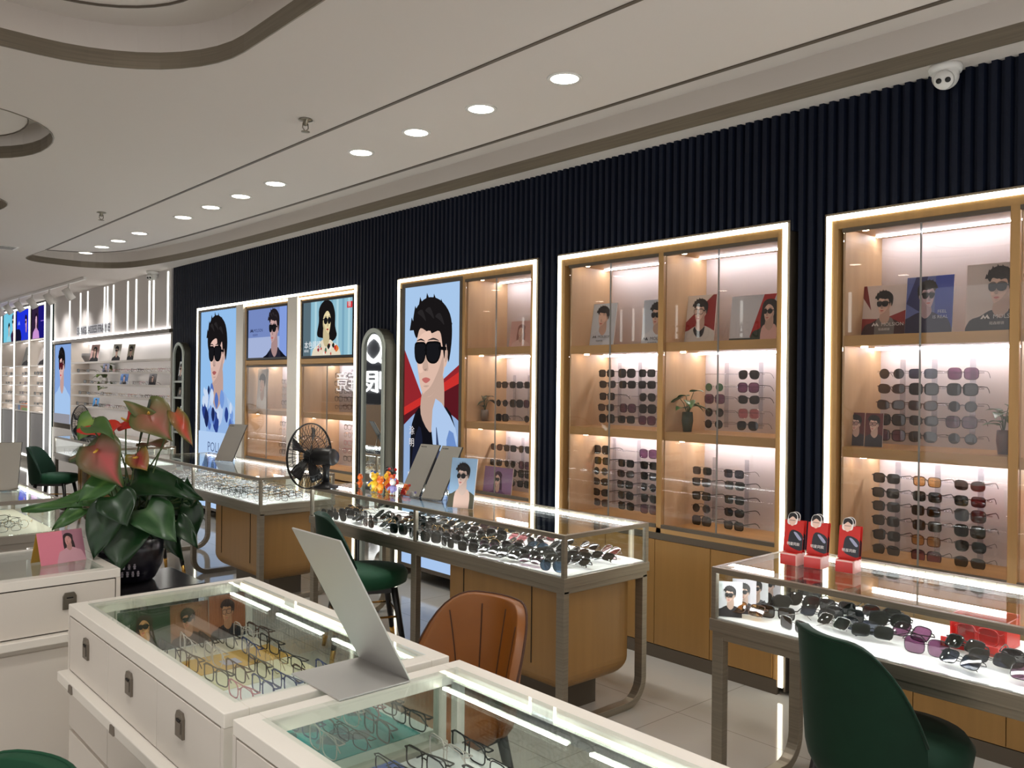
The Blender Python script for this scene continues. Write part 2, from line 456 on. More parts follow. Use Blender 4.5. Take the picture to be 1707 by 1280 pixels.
def place_spec(name, parts, label, cat, loc, rz, group, tilt=0.0):
    if len(parts) == 1:
        o = bpy.data.objects.new(name, parts[0][1]); COL.objects.link(o)
        o.location = loc; o.rotation_euler = (tilt, 0, rz)
        return tag(o, label, cat, group)
    r = thing(name, label, cat, loc, rz, group, tilt)
    for nm, me in parts:
        c = bpy.data.objects.new(nm, me); COL.objects.link(c); c.parent = r
    return r

FR = {'black': mat('frame_black', (18, 17, 19), 0.22), 'brown': mat('frame_tortoise', (74, 44, 26), 0.25, vary=0.5, scale=(160, 160, 160)),
      'gold': mat('frame_gold', (196, 158, 96), 0.22, 1.0), 'silver': mat('frame_silver', (176, 174, 172), 0.2, 1.0),
      'clear': mat('frame_clear', (200, 190, 184), 0.15), 'grey': mat('frame_grey', (82, 82, 88), 0.25), 'blue': mat('frame_blue', (44, 60, 112), 0.25),
      'red': mat('frame_red', (168, 30, 30), 0.25), 'pink': mat('frame_rose', (190, 120, 130), 0.25), 'gun': mat('frame_gunmetal', (60, 58, 58), 0.25, 0.9)}
LN = {'dark': glass('lens_dark', (22, 20, 22), 0.09), 'smoke': glass('lens_smoke', (46, 42, 44), 0.09),
      'purple': glass('lens_purple', (132, 80, 118), 0.09), 'brown': glass('lens_brown', (70, 48, 42), 0.09), 'blue': glass('lens_blue', (52, 60, 84), 0.10),
      'pink': glass('lens_pink', (216, 130, 138), 0.09), 'green': glass('lens_green', (70, 130, 100), 0.10), 'amber': glass('lens_amber', (216, 164, 96), 0.08),
      'clear': glass('lens_clear', (246, 248, 250), 0.05), 'mirror': glass('lens_mirror_blue', (70, 90, 110), 0.35, gcol=(150, 190, 240))}
# style name -> words, shape, frame, lens, thickness
SUN = {
    'bs': ('black square', 'square', 'black', 'dark', .0022), 'bl': ('large black', 'large', 'black', 'dark', .0022),
    'bc': ('black winged', 'cat', 'black', 'smoke', .0020), 'gr': ('gunmetal round', 'round', 'gun', 'smoke', .0011),
    'ga': ('gunmetal aviator', 'aviator', 'gun', 'dark', .0011), 'gp': ('purple-lens', 'large', 'gun', 'purple', .0012),
    'br': ('brown-lens', 'cat', 'brown', 'brown', .0020), 'gd': ('gold-rimmed', 'aviator', 'gold', 'smoke', .0011),
    'bp': ('pink-lens', 'large', 'silver', 'pink', .0012), 'bb': ('blue-lens', 'square', 'gun', 'blue', .0013),
    'am': ('amber-lens', 'square', 'brown', 'amber', .0019), 'gn': ('green-lens', 'round', 'clear', 'green', .0014),
    'mi': ('blue mirrored', 'aviator', 'black', 'mirror', .0015), 'vi': ('violet-lens', 'large', 'black', 'purple', .0018),
    'gs': ('grey-lens', 'square', 'silver', 'smoke', .0013), 'rd': ('red-rimmed', 'large', 'red', 'pink', .0024)}
OPT = {
    'k': ('black-rimmed', 'square', 'black', .0018), 't': ('tortoise-rimmed', 'square', 'brown', .0018), 'g': ('gold wire', 'round', 'gold', .0010),
    's': ('silver wire', 'aviator', 'silver', .0010), 'n': ('narrow black', 'narrow', 'black', .0015), 'c': ('clear-framed', 'large', 'clear', .0016),
    'b': ('blue-rimmed', 'square', 'blue', .0017), 'p': ('rose-rimmed', 'cat', 'pink', .0016), 'u': ('gunmetal', 'narrow', 'gun', .0012)}
def sun(style, fold=False, merged=False):
    w, sh, f, l, t = SUN[style]
    return spec_meshes(('sun', style, fold, merged), sh, FR[f], LN[l], t, fold, merged=merged)
def opt(style, fold=True, merged=False):
    w, sh, f, t = OPT[style]
    return spec_meshes(('opt', style, fold, merged), sh, FR[f], LN['clear'], t, fold, merged=merged)

# ------------------------------------------------------------------ room shell
ZC = 2.84      # main ceiling
ZU = 3.02      # recess ceilings
WX = 3.76      # wall line on the right
b = MB(); b.box(-4.2, 5.0, -2.0, 21.0, -0.05, 0.0, M_FLOOR); struct(b.build('floor'))

def rrect(x0, x1, y0, y1, r, n=10):
    out = []
    for cx, cy, a0 in ((x1 - r, y1 - r, 0), (x0 + r, y1 - r, 90), (x0 + r, y0 + r, 180), (x1 - r, y0 + r, 270)):
        for k in range(n + 1):
            a = math.radians(a0 + 90 * k / n); out.append((cx + r * math.cos(a), cy + r * math.sin(a)))
    return out
tray_out = smooth2([(3.625, -1.6), (3.625, 2.0), (3.625, 5.0), (3.625, 7.4), (3.60, 8.7), (3.55, 9.5), (3.45, 10.3), (3.30, 10.75), (3.02, 10.96), (2.70, 10.95), (2.43, 10.86), (2.28, 10.62), (2.272, 10.2), (2.293, 9.80)], 4, False)
tray_in = smooth2([(2.300, 9.79), (2.48, 9.73), (2.67, 9.62), (2.84, 9.38), (2.93, 9.0), (2.98, 8.3), (3.02, 7.4), (3.045, 6.0), (3.05, 4.0), (3.05, 1.5), (3.05, -1.6)], 4, False)
tray = tray_out + tray_in
oval1 = rrect(-1.6, 1.495, 0.4, 3.93, 0.62)
oval1i = rrect(-1.25, 1.17, 0.75, 3.35, 0.42)
oval2 = [(0.62 + 0.665 * math.copysign(abs(math.cos(t)) ** .8, math.cos(t)), 5.46 + 0.66 * math.copysign(abs(math.sin(t)) ** .9, math.sin(t))) for t in [2 * PI * k / 40 for k in range(40)]]
oval3 = rrect(0.2, 1.49, 7.1, 8.1, 0.45)
holes = [tray, oval1, oval2, oval3]
def plate(outer, hol, z, m, mb=None):
    mb = mb or MB()
    loops = [[Vector((p[0], p[1], 0)) for p in outer]] + [[Vector((p[0], p[1], 0)) for p in h] for h in hol]
    tri = tessellate_polygon(loops)
    pts = [(p.x, p.y, z) for l in loops for p in l]
    return mb.add(pts, [tuple(t) for t in tri], m)
ceil = plate([(-4.2, -2.0), (4.2, -2.0), (4.2, 21.0), (-4.2, 21.0)], holes, ZC, M_CEIL)
struct(ceil.build('ceiling'))
up = MB(); up.box(-4.2, 4.2, -2.0, 21.0, ZU, ZU + .05, M_CEIL); struct(up.build('ceiling_recess'))
def ribbon(mb, pts, z0, z1, m, closed, t=0.006):
    N = len(pts); vs = []
    for i, p in enumerate(pts):
        a = Vector(pts[(i - 1) % N] if (closed or i) else p); c = Vector(pts[(i + 1) % N] if (closed or i < N - 1) else p)
        d = (c - a).normalized(); nx, ny = -d.y, d.x
        vs += [(p[0], p[1], z0), (p[0], p[1], z1), (p[0] + nx * t, p[1] + ny * t, z1), (p[0] + nx * t, p[1] + ny * t, z0)]
    fs = []
    for i in range(N if closed else N - 1):
        j = (i + 1) % N
        for k in range(4):
            l = (k + 1) % 4; fs.append((i * 4 + k, j * 4 + k, j * 4 + l, i * 4 + l))
    mb.add(vs, fs, m, False)
for i, (pts, cl) in enumerate(((tray_out, False), (oval1, True), (oval2, True), (oval3, True))):
    mb = MB(); ribbon(mb, pts, ZC - .004, ZC + .068, M_BRONZE, cl); ribbon(mb, pts, ZC + .068, ZU, M_CEIL, cl)
    struct(mb.build('trim_%d' % (i + 1)))
# hanging centre panels inside the recesses, edged with dark trim
mb = MB(); ribbon(mb, tray_in, ZC - .005, ZC + .02, M_TRIM, False, .022); ribbon(mb, tray_in, ZC + .02, ZC + .06, M_CEIL, False)
mb.box(2.284, 2.302, -1.6, 9.79, ZC - .004, ZC + .02, M_TRIM)
struct(mb.build('trim_5'))
mb = MB(); plate(oval1i, [], ZC + .02, M_CEIL, mb); ribbon(mb, oval1i, ZC + .012, ZC + .035, M_TRIM, True); ribbon(mb, oval1i, ZC + .035, ZC + .09, M_CEIL, True)
struct(mb.build('trim_6'))
oval2i = [(0.62 + (x - .62) * .82, 5.46 + (y - 5.46) * .78) for x, y in oval2]
mb = MB(); plate(oval2i, [], ZC + .09, M_CEIL, mb); ribbon(mb, oval2i, ZC + .085, ZC + .11, M_TRIM, True)
struct(mb.build('trim_7'))

# navy ribbed wall: trapezoid ribs, only where no cabinet covers it
CABS = [(0.42, 1.99), (2.193, 3.763), (3.964, 5.519), (6.126, 9.482)]
mb = MB(); y = 0.2
while y < 10.24:
    z0 = 0.0
    for a, c in CABS:
        if y + .05 > a + .005 and y < c - .005: z0 = 2.26
    x0, x1 = WX + .004, WX + .03
    poly = [(x1 + .02, y), (x1, y), (x1, y + .010), (x0, y + .018), (x0, y + .040), (x1, y + .048), (x1, y + .05), (x1 + .02, y + .05)]
    mb.extrude(poly, lambda a, c, z0=z0: (a, c, z0), lambda a, c: (a, c, ZC + .01), M_NAVY)
    y += .05
mb.box(WX + .045, WX + .10, 0.2, 0.42, 0, ZC, M_NAVY); mb.box(WX + .049, WX + .10, 9.482, 10.25, 0, ZC, M_NAVY)
mb.box(4.22, 4.3, 0.2, 10.3, 0, ZC, M_NAVY)
mb.box(WX + .05, 4.25, 10.25, 10.28, 0, ZC, M_NAVY)
struct(mb.build('wall_right'))

# ------------------------------------------------------------------ downlights, sprinklers, cameras, track lights
dl = [(2.65, y) for y in (2.63, 3.20, 3.74, 4.29, 5.37, 5.915, 6.45, 7.01, 8.06, 8.65, 9.16, 9.71, 1.0)]
for i, (x, y) in enumerate(dl):
    lab = 'round recessed downlight, %s along the ceiling strip from the right' % ORD[i] if i < 12 else 'round recessed downlight above the camera beyond the right edge'
    t = thing('downlight', lab, 'ceiling light', (x, y, ZC), group='downlights along the ceiling strip')
    m = MB(); m.lathe([(.062, -.004), (.076, -.005), (.078, 0), (.062, .0)], M_CAMW, 28, cap=False); m.build('ring', t)
    m = MB(); m.lathe([(0.0001, -.002), (.062, -.003), (.062, .004)], M_DOWN, 28); m.build('lamp', t)
    ld = bpy.data.lights.new('downlight_beam', 'SPOT'); ld.energy = 24; ld.color = (1, .955, .89); ld.spot_size = 2.2; ld.spot_blend = .8; ld.shadow_soft_size = .055
    lo = bpy.data.objects.new('downlight_beam', ld); COL.objects.link(lo); lo.parent = t; lo.location = (0, 0, -.02)

for i, (x, y) in enumerate(((2.11, 3.95), (2.10, 7.28))):
    t = thing('sprinkler', 'small chrome fire sprinkler on the white ceiling, %s' % ('near the second and third downlights' if i == 0 else 'farther one at the left'), 'sprinkler', (x, y, ZC), group='ceiling sprinklers')
    m = MB(); m.lathe([(.034, 0), (.036, -.006), (.014, -.010), (.010, -.03), (.006, -.034)], M_STEEL, 16); m.build('base', t)
    m = MB(); m.tube([(-.013, 0, -.02), (-.016, 0, -.045), (0, 0, -.062)], .003, M_STEEL, 6); m.tube([(.013, 0, -.02), (.016, 0, -.045), (0, 0, -.062)], .003, M_STEEL, 6); m.build('yoke', t)
    m = MB(); m.lathe([(.0001, -.060), (.022, -.062), (.022, -.065), (.0001, -.066)], M_STEEL, 14); m.build('deflector', t)

def dome_camera(loc, label, rz, k=1.0):
    t = thing('security_camera', label, 'security camera', loc, rz, 'security cameras at the ceiling edge')
    m = MB(); m.lathe([(.062 * k, 0), (.066 * k, -.012 * k), (.060 * k, -.030 * k)], M_CAMW, 28); m.build('base', t)
    m = MB(); m.ball((0, 0, -.045 * k), .052 * k, M_CAMW, 22, 14); m.build('dome', t)
    m = MB(); m.lathe([(.0001, .056 * k), (.036 * k, .054 * k), (.040 * k, .040 * k)], M_CAMW, 22, (0, 0, 0), 'x'); f = m.build('face', t); f.location = (0, 0, -.052 * k); f.rotation_euler = (0, .42, PI)
    for sgn in (-1, 1):
        m = MB(); m.lathe([(.0001, .060 * k), (.0105 * k, .0595 * k), (.0115 * k, .052 * k)], M_BLACK, 14, (0, sgn * .017 * k, 0), 'x'); e = m.build('lens', f)
dome_camera((3.69, 1.44, ZC), 'white dome security camera at the navy wall top, near the right edge', math.radians(12))
dome_camera((3.70, 10.75, ZC), 'white dome security camera above the white lit panel, far left', math.radians(25), 1.15)

t = thing('track_light', 'white ceiling track with angled spotlights near the far left shelves', 'track light', (3.27, 12.0, ZC), group=None)
m = MB(); m.box(-.018, .018, 0, 5.4, -.035, -.0, M_CAMW); m.build('rail', t)
for y in (0.75, 1.75, 2.75, 3.6, 4.35, 5.0):
    m = MB(); m.tube([(0, y, -.03), (0, y, -.10)], .012, M_CAMW, 8); st = m.build('stem', t)
    m = MB(); m.lathe([(.0001, 0), (.048, .002), (.052, .17), (.044, .17), (.040, .15), (.0001, .15)], M_CAMW, 18, axis='z')
    h = m.build('spot_head', t); h.location = (-.05, y, -.10); h.rotation_euler = (0, math.radians(145), 0)
    ld = bpy.data.lights.new('track_beam', 'SPOT'); ld.energy = 22; ld.color = (1, .97, .95); ld.spot_size = 1.9; ld.spot_blend = .9; ld.shadow_soft_size = .04
    lo = bpy.data.objects.new('track_beam', ld); COL.objects.link(lo); lo.parent = h; lo.location = (0, 0, .175); lo.rotation_euler = (PI, 0, 0)
m = MB(); m.box(1.82, 2.05, 9.8, 10.05, ZC - .006, ZC, M_CAMW)
for k in range(5): m.box(1.84, 2.03, 9.82 + .045 * k, 9.84 + .045 * k, ZC - .008, ZC - .005, M_GREYCAB)
tag(m.build('ceiling_vent'), 'small square air vent in the ceiling at the far left edge', 'vent')

# ------------------------------------------------------------------ glass cabinets in the navy wall
XB = 4.15
def carcass_box(m, y0, y1, z0, z1, M): pass
def led_frame(name, parent, y0, y1, z0, z1, w=.024, sides='ltr', m=M_LED):
    b = MB(); x0, x1 = WX - .009, WX - .003
    if 't' in sides: b.box(x0, x1, y0, y1, z1 - w, z1, m)
    if 'r' in sides: b.box(x0, x1, y0, y0 + w, z0, z1 - w, m)
    if 'l' in sides: b.box(x0, x1, y1 - w, y1, z0, z1 - w, m)
    return b.build(name, parent)

def bay(parent, y0, y1, shelves, ztop=2.235, zbot=.735, doors=True, gap=None):
    """open bay between side panels y0..y1: linings, shelves, lights, two glass doors"""
    m = MB()
    m.box(XB, XB + .02, y0, y1, .66, ztop + .03, M_BACK); m.build('back_panel', parent)
    m = MB()
    m.box(WX + .02, XB, y0 - .006, y0 + .004, .66, ztop + .03, M_WOODIN); m.box(WX + .02, XB, y1 - .004, y1 + .006, .66, ztop + .03, M_WOODIN)
    m.box(WX + .02, XB, y0, y1, ztop + .005, ztop + .03, M_WOODIN); m.box(WX + .02, XB, y0, y1, .665, .70, M_WOODIN)
    m.build('lining', parent)
    for z in shelves:
        m = MB(); m.box(WX + .018, XB, y0, y1, z - .048, z, M_WOODH); m.build('shelf', parent)
    for z in [ztop + .003] + [s - .05 for s in shelves]:
        m = MB(); m.box(XB - .090, XB - .076, y0 + .015, y1 - .015, z - .009, z, M_LEDBAR); m.build('light_bar', parent)
        m = MB(); m.lathe([(.0001, -.006), (.014, -.006), (.016, 0)], M_PUCK, 14, (WX + .10, y1 - .06, z)); m.build('puck_light', parent)
    if doors:
        for za, zc in ((ztop - .018, ztop), (zbot - .02, zbot)):
            m = MB(); m.box(WX - .006, WX + .016, y0, y1, za, zc, M_KICK); m.build('door_rail', parent)
        g = gap or (y0 + y1) / 2
        for a, c in ((y0 + .003, g - .001), (g + .001, y1 - .003)):
            m = MB(); m.box(WX, WX + .008, a, c, zbot, ztop - .018, M_DOOR); d = m.build('glass_door', parent)
            m = MB(); m.box(WX - .0005, WX + .0085, (c - .0015) if a < g - .01 else a, c if a < g - .01 else a + .0015, zbot, ztop - .018, M_EDGE); m.build('polished_edge', d)

def cabinet(label, y0, y1, posts, lower=True, sides='ltr'):
    t = thing('display_cabinet', label, 'cabinet', (0, 0, 0))
    m = MB()
    # outer oak frame and posts
    m.box(WX - .004, XB, y0, y0 + .055, .04, 2.29, M_WOOD); m.box(WX - .004, XB, y1 - .055, y1, .04, 2.29, M_WOOD)
    m.box(WX - .004, XB, y0 + .05, y1 - .05, 2.235, 2.29, M_WOOD)
    for p in posts: m.box(WX - .004, XB, p - .018, p + .018, .66, 2.24, M_WOOD)
    m.box(WX - .004, XB, y0 + .05, y1 - .05, .675, .718, M_WOODH)
    m.build('frame', t, .002)
    led_frame('light_strip', t, y0, y1, .04, 2.30, sides=sides)
    m = MB(); m.box(WX - .0, XB, y0 + .05, y1 - .05, .03, .655, M_PED); m.build('plinth_box', t)
    m = MB(); m.box(WX - .014, WX + .01, y0 + .05, y1 - .05, .655, .69, M_KICK); m.build('moulding', t)
    n = 4; L = (y1 - y0 - .11) / n
    for k in range(n):
        m = MB(); a = y0 + .055 + k * L; m.box(WX - .012, WX + .006, a + .002, a + L - .002, .075, .652, M_PED); m.build('door', t)
    m = MB(); m.box(WX - .010, WX + .01, y0 + .03, y1 - .03, .0, .07, M_KICK); m.build('kick_plate', t)
    m = MB(); m.box(WX + .0, XB, y0 - .012, y0 - .001, 0.02, 2.3, M_KICK); m.box(WX + .0, XB, y1 + .001, y1 + .012, 0.02, 2.3, M_KICK); m.box(WX, XB, y0 - .012, y1 + .012, 2.302, 2.312, M_KICK); m.build('side_trim', t)
    return t
c3 = cabinet('tall oak display cabinet with a glowing edge, cut by the right edge', .42, 1.99, [1.193])
bay(c3, 1.211, 1.914, [1.742, 1.230], gap=1.562); bay(c3, .49, 1.175, [1.742, 1.230])
c2 = cabinet('tall two-bay oak display cabinet with glowing edge, right of centre', 2.193, 3.763, [2.962])
bay(c2, 2.980, 3.672, [1.740, 1.247], gap=3.337); bay(c2, 2.246, 2.944, [1.740, 1.247], gap=2.590)

def cabinet_with_portrait():
    t = thing('display_cabinet', 'oak display cabinet with a glowing edge beside the big portrait lightbox', 'cabinet', (0, 0, 0))
    y0, y1 = 3.964, 5.519; m = MB()
    m.box(WX - .004, XB, y0, y0 + .05, .04, 2.29, M_WOOD); m.box(WX - .004, XB, 4.69, 4.735, .04, 2.24, M_WOOD)
    m.box(WX - .004, XB, y0 + .05, y1, 2.235, 2.29, M_WOOD); m.box(WX - .004, XB, y0 + .05, 4.69, .675, .73, M_WOODH); m.build('frame', t, .002)
    led_frame('light_strip', t, y0, y1, .04, 2.30)
    m = MB(); m.box(WX, XB, y0 + .05, 4.69, .03, .655, M_PED); m.build('plinth_box', t)
    for a, c in ((4.018, 4.35), (4.354, 4.69)):
        m = MB(); m.box(WX - .012, WX + .006, a, c, .075, .67, M_PED); m.build('door', t)
    m = MB(); m.box(WX - .010, WX + .01, y0 + .03, 4.72, 0, .07, M_KICK); m.build('kick_plate', t)
    m = MB(); m.box(WX, XB, y0 - .012, y0 - .001, .02, 2.3, M_KICK); m.box(WX, XB, y1 + .001, y1 + .012, .02, 2.3, M_KICK); m.box(WX, XB, y0 - .012, y1 + .012, 2.302, 2.312, M_KICK); m.build('side_trim', t)
    bay(t, 4.014, 4.688, [1.750, 1.236], zbot=.765, gap=4.36)
    return t
cabinet_with_portrait()

def lightbox(name, label, y0, y1, z0, z1, draw, cat='lightbox poster', fw=.03, fm=M_KICK, fr=True):
    """backlit poster on the wall facing the shop; draw(print, w, h)"""
    t = thing(name, label, cat, (WX + .006, (y0 + y1) / 2, z0), -PI / 2)
    w, h = y1 - y0, z1 - z0
    if fr:
        m = MB()
        m.box(-w / 2 - fw, -w / 2, -.012, .10, -fw, h + fw, fm); m.box(w / 2, w / 2 + fw, -.012, .10, -fw, h + fw, fm)
        m.box(-w / 2, w / 2, -.012, .10, -fw, 0, fm); m.box(-w / 2, w / 2, -.012, .10, h, h + fw, fm); m.box(-w / 2, w / 2, .03, .10, 0, h, fm)
        m.build('frame', t)
    p = draw(w, h); p.build('backlit_print', t)
    return t

LIT = 0.95
def art_big(w, h):
    p = Print(w, h, (172, 204, 240), LIT)
    p.poly([(0, .86 * h * .9), (w * .35, h * .60), (w, h * .72), (w, 0), (0, 0)], (150, 40, 46), 1)
    p.poly([(0, h * .565), (w * .62, h * .64), (w, h * .695), (w, h * .655), (w * .5, h * .60), (0, h * .535)], (206, 50, 46), 1)
    p.poly([(0, h * .535), (w * .4, h * .585), (w, h * .655), (w, 0), (0, 0)], (92, 26, 34), 1)
    p.bust(w * .50, h * .755, .62, -1, 'short', cloth=(150, 178, 220), shirt=(22, 22, 28), style='square', tee=(18, 18, 24))
    p.poly([(w * .30, h * .50), (w * .38, h * .40), (w * .30, h * .05), (w * .16, h * .04), (w * .16, h * .35)], (28, 32, 52), 3)
    p.poly([(w * .60, h * .60), (w * .95, h * .50), (w * .92, h * .42), (w * .56, h * .44)], (178, 204, 240), 3)
    p.poly([(w * .62, h * .46), (w * .66, h * .45), (w * .90, h * .05), (w * .72, h * .05)], (56, 70, 104), 3)
    p.poly([(w * .80, h * .46), (w * .97, h * .44), (w * .99, h * .1), (w * .88, h * .1)], (112, 146, 206), 3)
    p.rect(0, 0, w, h * .235, (172, 202, 242))
    for k, c in enumerate('\u6d82\u660e'):
        p.text(w * .12, h * .47 - .09 * k, c, .07, (236, 230, 232))
    p.text(w * .1, h * .30, 'M', .10, (236, 236, 240))
    return p
lightbox('lightbox_poster', 'tall lit portrait of a man in black sunglasses, centre of the navy wall', 4.748, 5.434, .13, 2.23, art_big)
def art_denim(w, h):
    p = Print(w, h, (150, 194, 240), LIT)
    p.bust(w * .47, h * .775, .63, -1, 'fringe', cloth=(166, 198, 238), shirt=(150, 184, 232), style='square', tee=(188, 208, 240), skin=(220, 184, 172), lips=(170, 96, 96))
    rnd = random.Random(5)
    for i in range(26):
        a, c = rnd.uniform(.12, .95) * w, rnd.uniform(.40, .60) * h; r = rnd.uniform(.02, .07)
        p.poly([(a - r, c), (a - r * .2, c + 1.9 * r), (a + r, c + .4 * r), (a + .2 * r, c - 1.6 * r)], rnd.choice([(44, 66, 140), (86, 116, 190), (206, 222, 246), (30, 40, 86), (120, 156, 220)]), 3)
    p.rect(0, 0, w, h * .385, (182, 210, 246))
    p.text(w * .26, h * .285, 'POLI', .15, (90, 110, 150))
    return p
lightbox('lightbox_poster', 'tall lit portrait of a man in a blue patterned denim jacket, left', 8.455, 9.395, .13, 2.262, art_denim)

# far double cabinet with two screens
def cabinet_far():
    t = thing('display_cabinet', 'far oak cabinet with white lit posts and two screens above it', 'cabinet', (0, 0, 0))
    y0, y1 = 6.126, 9.482; m = MB()
    for a in (6.126, 7.06, 7.306, 8.21):
        m.box(WX - .004, XB, a, a + (.03 if a in (6.126, 7.306) else .03), .04, 2.255, M_WOOD)
    m.box(WX - .004, XB, 6.15, 8.25, 2.235, 2.29, M_WOOD)
    for a, c in ((6.15, 7.07), (7.31, 8.22)):
        m.box(WX - .004, XB, a, c, .675, .73, M_WOODH); m.box(WX - .004, XB, a, c, 1.665, 1.71, M_WOODH)
    m.build('frame', t, .002)
    led_frame('light_strip', t, y0, y1, .04, 2.31)
    led_frame('light_strip', t, 7.306, 8.26, .3, 2.275, .018, 'tr'); led_frame('light_strip', t, 6.15, 7.115, .3, 2.268, .018, 'tl')
    for a, c in ((7.117, 7.304), (8.262, 8.425)):
        m = MB(); m.box(WX - .02, XB, a, c, .02, 2.285, M_WHITE2); m.build('post', t)
    for a, c in ((6.15, 7.07), (7.31, 8.22)):
        m = MB(); m.box(WX, XB, a, c, .03, .655, M_PED); m.build('plinth_box', t)
        m = MB(); m.box(WX - .010, WX + .01, a, c, 0, .07, M_KICK); m.build('kick_plate', t)
        bay(t, a + .006, c - .014, [1.225], ztop=1.66, zbot=.75)
    m = MB(); m.box(WX, XB, y1 + .001, y1 + .012, .02, 2.31, M_KICK); m.box(WX, XB, y0 - .012, y0 - .001, .02, 2.31, M_KICK); m.build('side_trim', t)
cabinet_far()
def art_s1(w, h):
    p = Print(w, h, (120, 140, 196), LIT)
    p.rect(0, 0, w, h * .42, (168, 182, 220)); p.rect(w * .8, 0, w, h, (134, 160, 226))
    p.bust(w * .67, h * .57, .285, -1, 'short', cloth=(20, 22, 34), shirt=(40, 40, 54), style='square', skin=(196, 160, 158), hc=(34, 28, 32))
    p.logo(w * .07, h * .53, .075, (26, 30, 60)); p.text(w * .17, h * .53, 'MOLSION', .045, (40, 50, 96))
    p.text(w * .14, h * .45, '\u964c\u68ee\u773c\u955c', .028, (70, 80, 130))
    return p
lightbox('screen', 'lit screen of a man in sunglasses and black shirt on blue', 7.345, 8.19, 1.735, 2.215, art_s1, 'screen', .02, M_BLACK)
def art_s2(w, h):
    p = Print(w, h, (146, 192, 210), LIT)
    for i in range(9): p.rect(w * (.02 + .11 * i), 0, w * (.06 + .11 * i), h, (124, 170, 194) if i % 2 else (176, 214, 226))
    p.rect(0, 0, w * .16, h, (92, 112, 122))
    p.bust(w * .50, h * .62, .235, 1, 'big', cloth=(232, 220, 196), style='round', skin=(232, 214, 168), floral=True, lips=(170, 60, 60))
    p.rect(w * .90, h * .82, w, h * .93, (214, 46, 56)); p.text(w * .915, h * .845, '\u955c', .05, (250, 240, 240))
    p.text(w * .05, h * .14, '\u672c\u8272\u773c\u955c', .075, (240, 244, 246)); p.text(w * .05, h * .07, 'BENSE', .03, (236, 240, 244))
    return p
lightbox('screen', 'lit screen of a long-haired woman in a floral shirt', 6.185, 7.045, 1.735, 2.215, art_s2, 'screen', .02, M_BLACK)

# ------------------------------------------------------------------ arches
def arch_pts(w, h, n=14):
    r = w / 2
    return [(-r, 0), (r, 0)] + [(r * math.cos(a), h - r + r * math.sin(a)) for a in [PI * k / n for k in range(n + 1)]]
def arch_ring(mb, w, h, fw, y0, y1, M):
    o = arch_pts(w, h); i_ = [(x * (w - 2 * fw) / w, (fw if z == 0 else (z if z < h - w / 2 + 1e-6 else h - w / 2 + (z - h + w / 2) * (w - 2 * fw) / w))) for x, z in o]
    n = len(o); vs = []
    for p in o: vs.append((p[0], y0, p[1]))
    for p in i_: vs.append((p[0], y0, p[1]))
    for p in o: vs.append((p[0], y1, p[1]))
    for p in i_: vs.append((p[0], y1, p[1]))
    fs = []
    for k in range(n):
        j = (k + 1) % n
        fs += [(k, j, n + j, n + k), (2 * n + k, 3 * n + k, 3 * n + j, 2 * n + j), (k, 2 * n + k, 2 * n + j, j), (n + k, n + j, 3 * n + j, 3 * n + k)]
    mb.add(vs, fs, M)
    return i_
def arch_shape(mb, pts, y0, y1, M): mb.extrude(pts, lambda a, c: (a, y0, c), lambda a, c: (a, y1, c), M)

t = thing('arched_mirror', 'tall arch-topped mirror with a thick dark side, right of the two screens', 'mirror', (3.666, 5.724, 0.0), -PI / 2)
m = MB(); arch_ring(m, .325, 1.93, .008, .006, .13, M_ARCH); arch_shape(m, arch_pts(.32, 1.925), .05, .13, M_ARCH); m.build('case', t)
m = MB(); inner = arch_ring(m, .325, 1.93, .034, -.006, .012, M_SAGE); m.build('frame', t)
m = MB(); arch_shape(m, [(x, z) for x, z in inner], .008, .014, M_MIRROR); m.build('mirror_glass', t)

t = thing('arched_shelf', 'narrow arch-topped shelf niche with dark side, at the navy wall end', 'shelf', (3.685, 9.84, 0.0), -PI / 2)
m = MB(); arch_ring(m, .315, 1.94, .008, .004, .12, M_ARCH); arch_shape(m, arch_pts(.31, 1.935), .10, .12, M_BLACK); m.build('case', t)
m = MB(); arch_ring(m, .315, 1.94, .032, -.008, .012, M_SAGE); m.build('frame', t)
for z in (1.50, 1.315, 1.12, .92, .5):
    m = MB(); m.box(-.128, .128, -.004, .10, z - .022, z, M_SAGE); m.build('shelf', t)
def tiny_card(loc, rz, w, h, label, draw, tilt=-.2, name='display_card', grp=None, cat='display card'):
    p = draw(w, h)
    o = p.build(name); o.location = loc; o.rotation_euler = (tilt, 0, rz)
    return tag(o, label, cat, grp)
def art_face(bg, cloth=(30, 30, 36), style='square', hair='short', d=-1, k=.42, cy=.60, cx=.5, extra=None, **kw):
    def f(w, h):
        p = Print(w, h, bg)
        if extra: extra(p, w, h)
        p.bust(w * cx, h * cy, h * k, d, hair, cloth=cloth, style=style, **kw)
        if kw.get('_x'): pass
        return p
    return f
tiny_card((3.70, 9.84, 1.502), -PI / 2, .12, .22, 'tall pale portrait card on the top level of the arched shelf', art_face((206, 210, 214)), -.12)
tiny_card((3.70, 9.85, 1.317), -PI / 2, .12, .11, 'dark framed card on the second level of the arched shelf', art_face((70, 74, 70), style=None), -.2)
tiny_card((3.70, 9.80, 1.122), -PI / 2, .09, .09, 'small white card on the third level of the arched shelf', art_face((226, 228, 230), style='round'), -.2)

